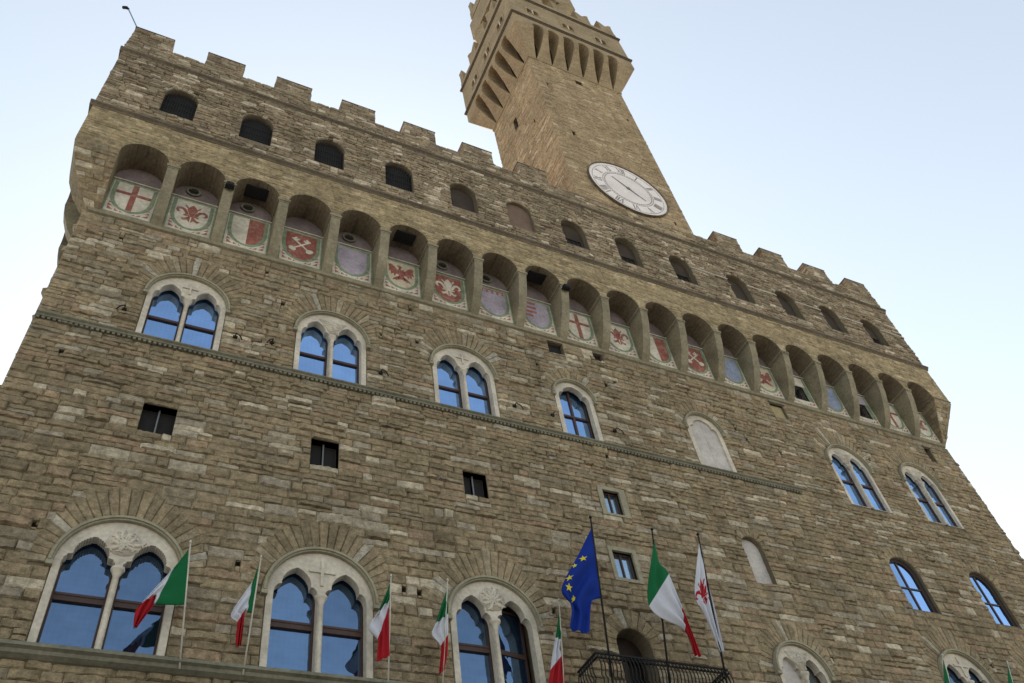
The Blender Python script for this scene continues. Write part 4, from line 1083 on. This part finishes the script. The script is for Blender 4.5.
# belfry on four round columns with its own battlemented crown
m_ = MB(); m_.box((GX0 + .5, GY0 + .5, 68.4), (GX1 - .5, GY1 - .5, 68.7)); obj('platform', m_, 'tower_ashlar', tower)
CBX = (TX0 + .95, TX1 - .95); CBY = (TY0 + .95, TY1 - .95)
for x in CBX:
    for y in CBY:
        m_ = MB(); m_.lathe([(1.0, 68.7), (1.0, 69.1), (.8, 69.3), (.8, 76.2), (.95, 76.5), (1.1, 77.2), (1.1, 77.5)], (x, y), 20); obj('column', m_, 'tower_ashlar', tower, smooth=False)
CX0, CX1, CY0, CY1 = TX0 + .1, TX1 - .1, TY0 + .1, TY1 - .1
m_ = MB()
def belfry_side(a0, a1, d0, d1, mp):
    c = (a0 + a1) / 2; r = (a1 - a0) / 2 - 1.9
    m_.plate([(a0, 77.5), (c - r, 77.5)] + arc(c, 77.5, r, 180, 0, 14)[1:-1] + [(c + r, 77.5), (a1, 77.5), (a1, 81.0), (a0, 81.0)], [], d0, d1, mp)
belfry_side(CX0, CX1, CY0, CY0 + .9, None); belfry_side(CX0, CX1, CY1, CY1 - .9, None)
belfry_side(CY0 + .9, CY1 - .9, CX0, CX0 + .9, lambda p, q, d: (d, p, q)); belfry_side(CY0 + .9, CY1 - .9, CX1, CX1 - .9, lambda p, q, d: (d, p, q))
obj('belfry_arches', m_, 'tower_ashlar', tower)
KX0, KX1, KY0, KY1 = CX0 + .1, CX1 + .3, CY0 + .1, CY1 - .3
m_ = MB(); m_.box((KX0, KY0, 81.8), (KX1, KY1, 83.2)); m_.box((KX0 + .3, KY0 + .3, 81.0), (KX1 - .3, KY1 - .3, 81.799)); obj('crown', m_, 'tower_ashlar', tower)
for k in range(4):
    c = KX0 + .7 + k * (KX1 - KX0 - 1.4) / 3
    for yy, s in ((KY0, 1), (KY1, -1)): swallow(c, .62, 83.2, 85.2, yy + s * .01, yy + s * .5, None)
for k in range(1, 3):
    c = KY0 + .7 + k * (KY1 - KY0 - 1.4) / 3
    for xx, s in ((KX0, 1), (KX1, -1)): swallow(c, .62, 83.2, 85.2, xx + s * .01, xx + s * .5, lambda p, q, d: (d, p, q))
m_ = MB(); m_.lathe([(2.0, 83.2), (1.9, 84.5), (0.05, 90.0)], TC, 4); obj('spire', m_, 'roof', tower)
# clock
CC = (26.62, 43.9); CRAD = 2.58; YF = TY0 - 0.06
m_ = MB(); m_.plate(circ(CC[0], CC[1], CRAD + .06, 64), [circ(CC[0], CC[1], CRAD - .001, 64)], YF - .1, TY0 + .05)
clk = obj('clock_face', m_, 'dark_string', tower)
m_ = MB(); m_.plate(circ(CC[0], CC[1], CRAD - .003, 64), [], YF - .04, TY0 + .05); obj('dial', m_, 'dial', clk)
m_ = MB(); m_.plate(circ(CC[0], CC[1], 1.5, 48), [], YF - .046, YF - .041); obj('dial_centre', m_, 'dial_inner', clk)
m_ = MB()
for r0, r1 in ((1.52, 1.56), (1.66, 1.69), (2.34, 2.37)): m_.plate(circ(CC[0], CC[1], r1, 64), [circ(CC[0], CC[1], r0, 64)], YF - .047, YF - .041)
for k in range(60):
    a = R(6 * k); 
    p0 = (CC[0] + 1.57 * math.cos(a), CC[1] + 1.57 * math.sin(a)); t = (-math.sin(a) * .012, math.cos(a) * .012); p1 = (CC[0] + 1.65 * math.cos(a), CC[1] + 1.65 * math.sin(a))
    m_.plate([(p0[0] - t[0], p0[1] - t[1]), (p1[0] - t[0], p1[1] - t[1]), (p1[0] + t[0], p1[1] + t[1]), (p0[0] + t[0], p0[1] + t[1])], [], YF - .046, YF - .041)
obj('minute_ring', m_, 'dial_ink', clk)
ROM = ['XII', 'I', 'II', 'III', 'IIII', 'V', 'VI', 'VII', 'VIII', 'IX', 'X', 'XI']
for k, s in enumerate(ROM):
    a = R(90 - 30 * k); ux, uz = math.cos(a), math.sin(a); vx, vz = uz, -ux        # u outward, v to the reader's right
    m_ = MB(); wds = {'I': .13, 'V': .3, 'X': .3}; tot = sum(wds[c] for c in s); x = -tot / 2; dep = 0
    def stroke(x0, x1, th):
        global dep
        r0, r1 = 1.76, 2.28
        P0 = (CC[0] + ux * r0 + vx * x0, CC[1] + uz * r0 + vz * x0); P1 = (CC[0] + ux * r1 + vx * x1, CC[1] + uz * r1 + vz * x1)
        dep += .0015
        m_.plate([(P0[0] - vx * th, P0[1] - vz * th), (P0[0] + vx * th, P0[1] + vz * th), (P1[0] + vx * th, P1[1] + vz * th), (P1[0] - vx * th, P1[1] - vz * th)], [], YF - .046 - dep, YF - .041)
    for c in s:
        wd = wds[c]; m = x + wd / 2
        if c == 'I': stroke(m, m, .038)
        elif c == 'V': stroke(m, m - .11, .034); stroke(m, m + .11, .02)
        else: stroke(m + .11, m - .11, .036); stroke(m - .11, m + .11, .018)
        x += wd
    obj('numeral', m_, 'dial_ink', clk)
m_ = MB(); dx, dz = 0.743, -0.669
def hp(l, t): return (CC[0] + dx * l - dz * t, CC[1] + dz * l + dx * t)
m_.plate([hp(-1.25, -.016), hp(-1.25, .016), hp(-.2, .032), hp(.25, .032), hp(1.3, .01), hp(1.3, -.01), hp(.25, -.032), hp(-.2, -.032)], [], YF - .09, YF - .07)
m_.plate(circ(CC[0], CC[1], .12, 16), [], YF - .1, YF - .042)
obj('clock_hand', m_, 'grey_metal', clk)

# ------------------------------------------------------------------ flags
def cat(ps, u):
    """Catmull-Rom through equally spaced stations"""
    n = len(ps) - 1; x = u * n; i = min(int(x), n - 1); t = x - i
    p0, p1, p2, p3 = ps[max(i - 1, 0)], ps[i], ps[i + 1], ps[min(i + 2, n)]
    return Vector([0.5 * (2 * p1[k] + (p2[k] - p0[k]) * t + (2 * p0[k] - 5 * p1[k] + 4 * p2[k] - p3[k]) * t * t + (3 * p1[k] - p0[k] - 3 * p2[k] + p3[k]) * t ** 3) for k in range(3)])
def make_flag(name, label, pole, st, mats, cuts, pmat, prad, amp, group, fold=(2.2, 1.3), seed=1, extra=None, front=0.0):
    base, top = Vector(pole[0]), Vector(pole[1])
    root = thing(name, label, 'flag', tuple(base), group)
    d = (top - base).normalized()
    m_ = MB(); m_.tube([base - d * 0.9 if name != 'italian_flag' or prad > .03 else base - d * .15, base + (top - base) * .5, top], [prad, prad * .9, prad * .75], seg=8)
    m_.tube([top, top + d * .03, top + d * .09], [prad * 1.5, prad * 1.6, .005], seg=8)
    obj('pole', m_, pmat, root, smooth=True)
    T = [Vector(a) for a, b in st]; B = [Vector(b) for a, b in st]
    NU, NV = 54, 22; rr = random.Random(seed); ph = rr.uniform(0, 6)
    grid = []
    for i in range(NU + 1):
        u = i / NU; a, b = cat(T, u), cat(B, u)
        for j in range(NV + 1):
            v = j / NV; p = a.lerp(b, v)
            k = min(1, u * 4)
            off = amp * k * (math.sin(v * 6.28 * fold[0] + u * 3.0 * fold[1] + ph) * (.55 + .45 * u) + .35 * math.sin(v * 15 + u * 9 + ph * 2))
            p = p + Vector((0.35 * off * math.sin(ph + 2 * u), -off - front * min(1, u * 6), 0))
            grid.append(p)
    def at(u, v, lift=0.0):
        i = min(int(u * NU), NU - 1); j = min(int(v * NV), NV - 1); fu, fv = u * NU - i, v * NV - j
        g0 = lambda a, b: grid[a * (NV + 1) + b]
        p = g0(i, j) * (1 - fu) * (1 - fv) + g0(i + 1, j) * fu * (1 - fv) + g0(i, j + 1) * (1 - fu) * fv + g0(i + 1, j + 1) * fu * fv
        nrm = (g0(i + 1, j) - g0(i, j)).cross(g0(i, j + 1) - g0(i, j))
        nrm = nrm.normalized() if nrm.length > 1e-9 else Vector((0, -1, 0))
        if nrm.y > 0: nrm = -nrm
        return p + nrm * lift
    m_ = MB(); idx = lambda i, j: i * (NV + 1) + j
    m_.v = [tuple(p) for p in grid]; m_.t = [(1, 1, 1)] * len(grid)
    for i in range(NU):
        for j in range(NV):
            m_.f.append((idx(i, j), idx(i + 1, j), idx(i + 1, j + 1), idx(i, j + 1)))
            m_.fm.append(sum(1 for c in cuts if (i + .5) / NU > c))
    cl = obj('cloth', m_, mats, root, smooth=True, recalc=False)
    sol = cl.modifiers.new('thickness', 'SOLIDIFY'); sol.thickness = 0.006; sol.offset = 0
    if extra: extra(cl, at)
    return root

EU_ST = [((17.836, -1.869, 17.444), (17.849, -1.421, 15.205)), ((17.341, -1.704, 16.618), (17.554, -1.401, 15.106)), ((16.581, -1.45, 15.349), (17.428, -1.328, 14.742)), ((16.819, -1.341, 14.804), (17.374, -1.265, 14.424)), ((16.692, -1.215, 14.173), (17.321, -1.202, 14.111))]
TRI = ['f_green', 'f_white', 'f_red']
FL = {
'f1': ([(6.791, -0.286, 12.544), (6.476, -0.967, 15.268)], [((6.46, -0.929, 15.115), (6.652, -0.605, 13.82)), ((6.182, -0.801, 14.606), (5.972, -0.577, 13.708)), ((5.761, -0.616, 13.863), (5.997, -0.624, 13.895)), ((5.623, -0.46, 13.239), (5.752, -0.436, 13.144))],
       'small italian flag swept left across the leftmost large window'),
'f2': ([(8.219, -0.29, 12.559), (8.207, -0.941, 15.164)], [((8.174, -0.895, 14.98), (8.213, -0.603, 13.811)), ((8.092, -0.792, 14.568), (8.062, -0.598, 13.792)), ((7.723, -0.576, 13.702), (8.0, -0.62, 13.879)), ((7.961, -0.399, 12.998), (8.067, -0.414, 13.055))],
       'small italian flag on the wall between the two leftmost large windows'),
'f3': ([(11.746, -0.251, 12.402), (11.639, -0.946, 15.183)], [((11.622, -0.905, 15.021), (11.638, -0.743, 14.373)), ((11.352, -0.702, 14.209), (11.645, -0.718, 14.272)), ((11.145, -0.596, 13.786), (11.642, -0.63, 13.919)), ((11.39, -0.405, 13.018), (11.718, -0.449, 13.195))],
       'small italian flag just right of the large window carved with a cross'),
'f4': ([(13.186, -0.283, 12.532), (13.255, -0.977, 15.308)], [((13.245, -0.929, 15.116), (13.274, -0.783, 14.532)), ((12.982, -0.702, 14.209), (13.289, -0.77, 14.482)), ((12.855, -0.603, 13.812), (13.26, -0.627, 13.91)), ((13.081, -0.364, 12.855), (13.281, -0.429, 13.116))],
       'small italian flag at the left edge of the third large window'),
'f5': ([(16.724, -0.301, 12.602), (16.711, -0.957, 15.227)], [((16.692, -0.886, 14.943), (16.755, -0.756, 14.426)), ((16.516, -0.695, 14.181), (16.747, -0.729, 14.316)), ((16.342, -0.487, 13.349), (16.711, -0.594, 13.777)), ((16.182, -0.32, 12.679), (16.741, -0.363, 12.853))],
       'small italian flag hanging beside the iron balcony, left of the blue starred flag'),
'f6': ([(31.95, -0.429, 13.116), (32.08, -0.988, 15.353)], [((32.057, -0.963, 15.251), (32.028, -0.765, 14.459)), ((32.001, -0.854, 14.815), (32.063, -0.758, 14.43)), ((31.933, -0.714, 14.258), (32.27, -0.714, 14.256)), ((31.778, -0.507, 13.427), (32.124, -0.514, 13.455))],
       'small italian flag furled in front of the right large window, near the bottom edge'),
'f7': ([(35.1, -0.409, 13.035), (35.452, -1.017, 15.466)], [((35.4, -0.981, 15.322), (35.333, -0.783, 14.533)), ((35.365, -0.868, 14.873), (35.444, -0.786, 14.543)), ((35.181, -0.738, 14.352), (35.526, -0.729, 14.316)), ((34.92, -0.529, 13.515), (35.311, -0.52, 13.481))],
       'small italian flag at the lower right corner, rightmost of the row'),
}
FLS = {
'f6': [((32.057, -0.963, 15.251), (32.1, -0.726, 14.305)), ((31.922, -0.885, 14.938), (32.043, -0.709, 14.236)), ((31.711, -0.749, 14.398), (31.961, -0.691, 14.164)), ((31.363, -0.638, 13.953), (31.899, -0.658, 14.032)), ((31.522, -0.571, 13.685), (31.836, -0.625, 13.9)), ((31.388, -0.499, 13.396), (31.775, -0.53, 13.52)), ((31.255, -0.428, 13.111), (31.77, -0.453, 13.211))] ,
'f7': [((35.42, -0.99, 15.359), (35.396, -0.718, 14.272)), ((35.205, -0.898, 14.994), (35.33, -0.7, 14.2)), ((34.958, -0.766, 14.466), (35.236, -0.681, 14.126)), ((34.578, -0.651, 14.005), (35.159, -0.647, 13.988)), ((34.731, -0.581, 13.726), (35.109, -0.613, 13.853)), ((34.564, -0.506, 13.424), (34.989, -0.514, 13.457)), ((34.383, -0.424, 13.095), (34.962, -0.434, 13.137))] ,
'f1': [((6.46, -0.929, 15.115), (6.651, -0.6, 13.802)), ((6.339, -0.862, 14.849), (6.317, -0.588, 13.753)), ((6.22, -0.803, 14.611), (5.989, -0.583, 13.733)), ((5.943, -0.686, 14.143), (5.981, -0.617, 13.87)), ((5.704, -0.582, 13.73), (5.982, -0.641, 13.962)), ((5.61, -0.531, 13.526), (5.945, -0.57, 13.682)), ((5.654, -0.439, 13.154), (5.722, -0.446, 13.184))] ,
'f2': [((8.174, -0.895, 14.98), (8.213, -0.603, 13.811)), ((8.132, -0.843, 14.773), (8.155, -0.601, 13.804)), ((8.092, -0.792, 14.568), (8.081, -0.605, 13.818)), ((7.726, -0.587, 13.749), (8.046, -0.621, 13.885)), ((7.899, -0.54, 13.561), (8.035, -0.627, 13.907)), ((7.923, -0.472, 13.288), (8.053, -0.522, 13.487)), ((7.961, -0.399, 12.998), (8.067, -0.414, 13.055))] ,
'f3': [((11.622, -0.905, 15.021), (11.627, -0.833, 14.733)), ((11.485, -0.802, 14.61), (11.633, -0.814, 14.656)), ((11.302, -0.688, 14.153), (11.632, -0.794, 14.578)), ((11.13, -0.602, 13.809), (11.629, -0.775, 14.5)), ((11.389, -0.536, 13.545), (11.628, -0.749, 14.397)), ((11.396, -0.47, 13.281), (11.679, -0.594, 13.775)), ((11.403, -0.405, 13.02), (11.731, -0.449, 13.197))] ,
'f4': [((13.25, -0.929, 15.116), (13.271, -0.836, 14.743)), ((13.084, -0.803, 14.613), (13.287, -0.797, 14.586)), ((12.937, -0.682, 14.127), (13.291, -0.757, 14.429)), ((12.846, -0.609, 13.836), (13.297, -0.693, 14.17)), ((13.087, -0.544, 13.575), (13.304, -0.622, 13.889)), ((13.096, -0.467, 13.268), (13.288, -0.497, 13.386)), ((13.067, -0.369, 12.877), (13.214, -0.403, 13.012))] ,
'f5': [((16.699, -0.886, 14.944), (16.734, -0.797, 14.588)), ((16.62, -0.793, 14.574), (16.719, -0.742, 14.367)), ((16.534, -0.703, 14.21), (16.704, -0.687, 14.149)), ((16.43, -0.6, 13.8), (16.658, -0.633, 13.93)), ((16.342, -0.487, 13.349), (16.76, -0.599, 13.796)), ((16.261, -0.403, 13.01), (16.746, -0.491, 13.363)), ((16.179, -0.307, 12.629), (16.741, -0.363, 12.853))] ,
}
for i, (k, (pl, st, lab)) in enumerate(FL.items()):
    st = FLS.get(k, st)
    make_flag('italian_flag', lab, pl, st, TRI, (1 / 3, 2 / 3), 'white_pole', 0.022, 0.045, 'small italian flags along the ledge', seed=i + 3)

def stars(cl, at):
    def star(u, v, s):
        # five-pointed star laid on the cloth, one mesh each
        p = at(u, v, .008); ex = (at(min(u + .02, 1), v, .008) - p).normalized(); n_ = None
        ey = (at(u, max(v - .05, 0), .008) - p).normalized(); ez = ex.cross(ey).normalized()
        if ez.y > 0: ez = -ez
        up = Vector((0, 0, 1)); up = (up - ez * up.dot(ez)).normalized(); rt = up.cross(ez)
        for lift in (0,):
            ring = [p + (rt * math.cos(R(90 + 36 * q)) + up * math.sin(R(90 + 36 * q))) * (s if q % 2 == 0 else s * .4) for q in range(10)]
            m_ = MB(); vs = [tuple(a) for a in ring] + [tuple(a + ez * .006) for a in ring]
            c0 = tuple(p); c1 = tuple(p + ez * .006)
            m_.add(vs + [c0, c1], [(q, (q + 1) % 10, 20) for q in range(10)] + [(10 + q, 10 + (q + 1) % 10, 21) for q in range(10)] + [(q, (q + 1) % 10, 10 + (q + 1) % 10, 10 + q) for q in range(10)])
            obj('star', m_, 'f_yellow', cl)
    for u, v in ((.26, .2), (.42, .12), (.475, .2), (.5, .44)): star(u, v, .135)
    for u, v in ((.34, .08),): star(u, v, .1)
make_flag('european_flag', 'large blue flag with yellow stars on a dark pole at the balcony', [(17.9, -1.101, 13.603), (17.796, -1.92, 17.701)],
          EU_ST,
          ['f_blue'], (), 'iron', 0.032, 0.085, 'large balcony flags', seed=5, extra=stars)
make_flag('italian_flag', 'large italian flag on a dark pole at the middle of the balcony', [(19.839, -1.115, 13.676), (20.042, -1.92, 17.702)],
          [((20.064, -1.86, 17.401), (20.108, -1.665, 16.426)), ((19.408, -1.422, 15.21), (20.342, -1.64, 16.301)), ((20.544, -1.297, 14.584), (20.578, -1.435, 15.276)), ((20.708, -1.151, 13.853), (20.986, -1.145, 13.826))],
          TRI, (.36, .68), 'iron', 0.032, 0.06, 'large balcony flags', seed=9, front=0.12)
def lily_emblem(cl, at):
    m_ = MB()
    for q in fleur(.44, .45, 1.0):
        # map lily units: along the hoist (v) and the fly (u)
        pts = [(.43 + (z - .45) * -0.33, .48 + (x - .44) * .96) for x, z in q]
        f_ = [at(max(0, min(1, u)), max(0, min(1, v)), .012) for u, v in pts]; b_ = [at(max(0, min(1, u)), max(0, min(1, v)), .004) for u, v in pts]
        n = len(pts); tr = tessellate_polygon([[Vector((a, b, 0)) for a, b in pts]])
        m_.add([tuple(p) for p in f_ + b_], [tuple(t) for t in tr] + [tuple(i + n for i in t) for t in tr] + [(i, (i + 1) % n, (i + 1) % n + n, i + n) for i in range(n)])
    obj('lily_emblem', m_, 'f_red', cl)
make_flag('city_flag', 'large white flag with a red lily on a dark pole, rightmost on the balcony', [(21.843, -1.112, 13.661), (21.846, -1.949, 17.845)],
          [((21.823, -1.893, 17.565), (21.841, -1.805, 17.126)), ((21.293, -1.554, 15.87), (21.893, -1.648, 16.34)), ((21.495, -1.435, 15.275), (21.919, -1.477, 15.486)), ((21.803, -1.198, 14.088), (21.961, -1.207, 14.134))],
          ['f_white'], (), 'iron', 0.032, 0.05, 'large balcony flags', seed=12, extra=lily_emblem)

# ------------------------------------------------------------------ small fittings
rod = thing('metal_pole', 'thin bent metal pole with a small lamp head on the corner merlon', 'pole', (0.08, G_ + .1, 42.54))
m_ = MB(); m_.tube([(0.08, G_ + .1, 42.54), (-0.62, G_ - .05, 43.95)], 0.028, seg=8); obj('pole', m_, 'blue_metal', rod)
m_ = MB(); m_.tube([(-0.6, G_ - .05, 43.93), (-0.7, G_ - .06, 44.0), (-0.84, G_ - .07, 43.86)], [.05, .08, .075], seg=8); obj('lamp_head', m_, 'iron', rod)
def flood(x, y, z, lab):
    f_ = thing('floodlight', lab, 'floodlight', (x, y, z), 'floodlights fixed on the corbels')
    m_ = MB(); m_.box((x - .14, y - .02, z - .12), (x + .14, y + .16, z + .12)); m_.plate(rect(x - .1, x + .1, z - .09, z + .09), [], y - .05, y - .021); obj('housing', m_, 'iron', f_)
    for q in (x - .17, x + .142): m_ = MB(); m_.box((q, y + .02, z - .03), (q + .028, y + .3, z + .03)); obj('bracket', m_, 'iron', f_)
flood(BAYS[1] + PITCH / 2, G_ - .2, 31.4, 'small black floodlight on the corbel between the second and third painted shields')
flood(BAYS[8] + PITCH / 2, G_ - .2, 31.4, 'small black floodlight on the corbel left of the middle red cross shield')
ends = [28.75] + [q for x in GW[9:] for q in (x - .68, x + .68)] + [43.98]
for k in range(0, len(ends), 2):
    m_ = MB(); m_.box((ends[k], G_ - .09, 37.12), (ends[k + 1], G_ + .02, 37.17)); obj('impost_band', m_, 'white_pole', palace)

HOOKS = [(3.3, 24.31, -1, 'iron bracket on the wall left of the leftmost upper window'), (6.75, 24.26, 1, 'iron bracket just right of the leftmost upper window'),
         (7.95, 24.42, -1, 'iron bracket left of the second upper double window'), (11.78, 24.21, 1, 'iron bracket right of the second upper double window'),
         (17.0, 24.17, 1, 'iron bracket right of the third upper double window'), (18.6, 24.17, -1, 'iron bracket left of the single light upper window'), (21.35, 24.13, 1, 'iron bracket right of the single light upper window')]
for x, z, dx, lab in HOOKS:
    h_ = thing('iron_bracket', lab, 'bracket', (x, 0, z), 'iron wall brackets beside the upper windows')
    m_ = MB(); m_.tube([(x, 0.04, z), (x, -0.22, z + .02), (x + dx * .12, -0.3, z - .16), (x + dx * .2, -0.3, z - .34)], 0.022, seg=6); obj('arm', m_, 'iron', h_)
    m_ = MB(); m_.box((x - .07, -.09, z - .05), (x + .07, .04, z + .05)); obj('wall_plate', m_, 'iron', h_)
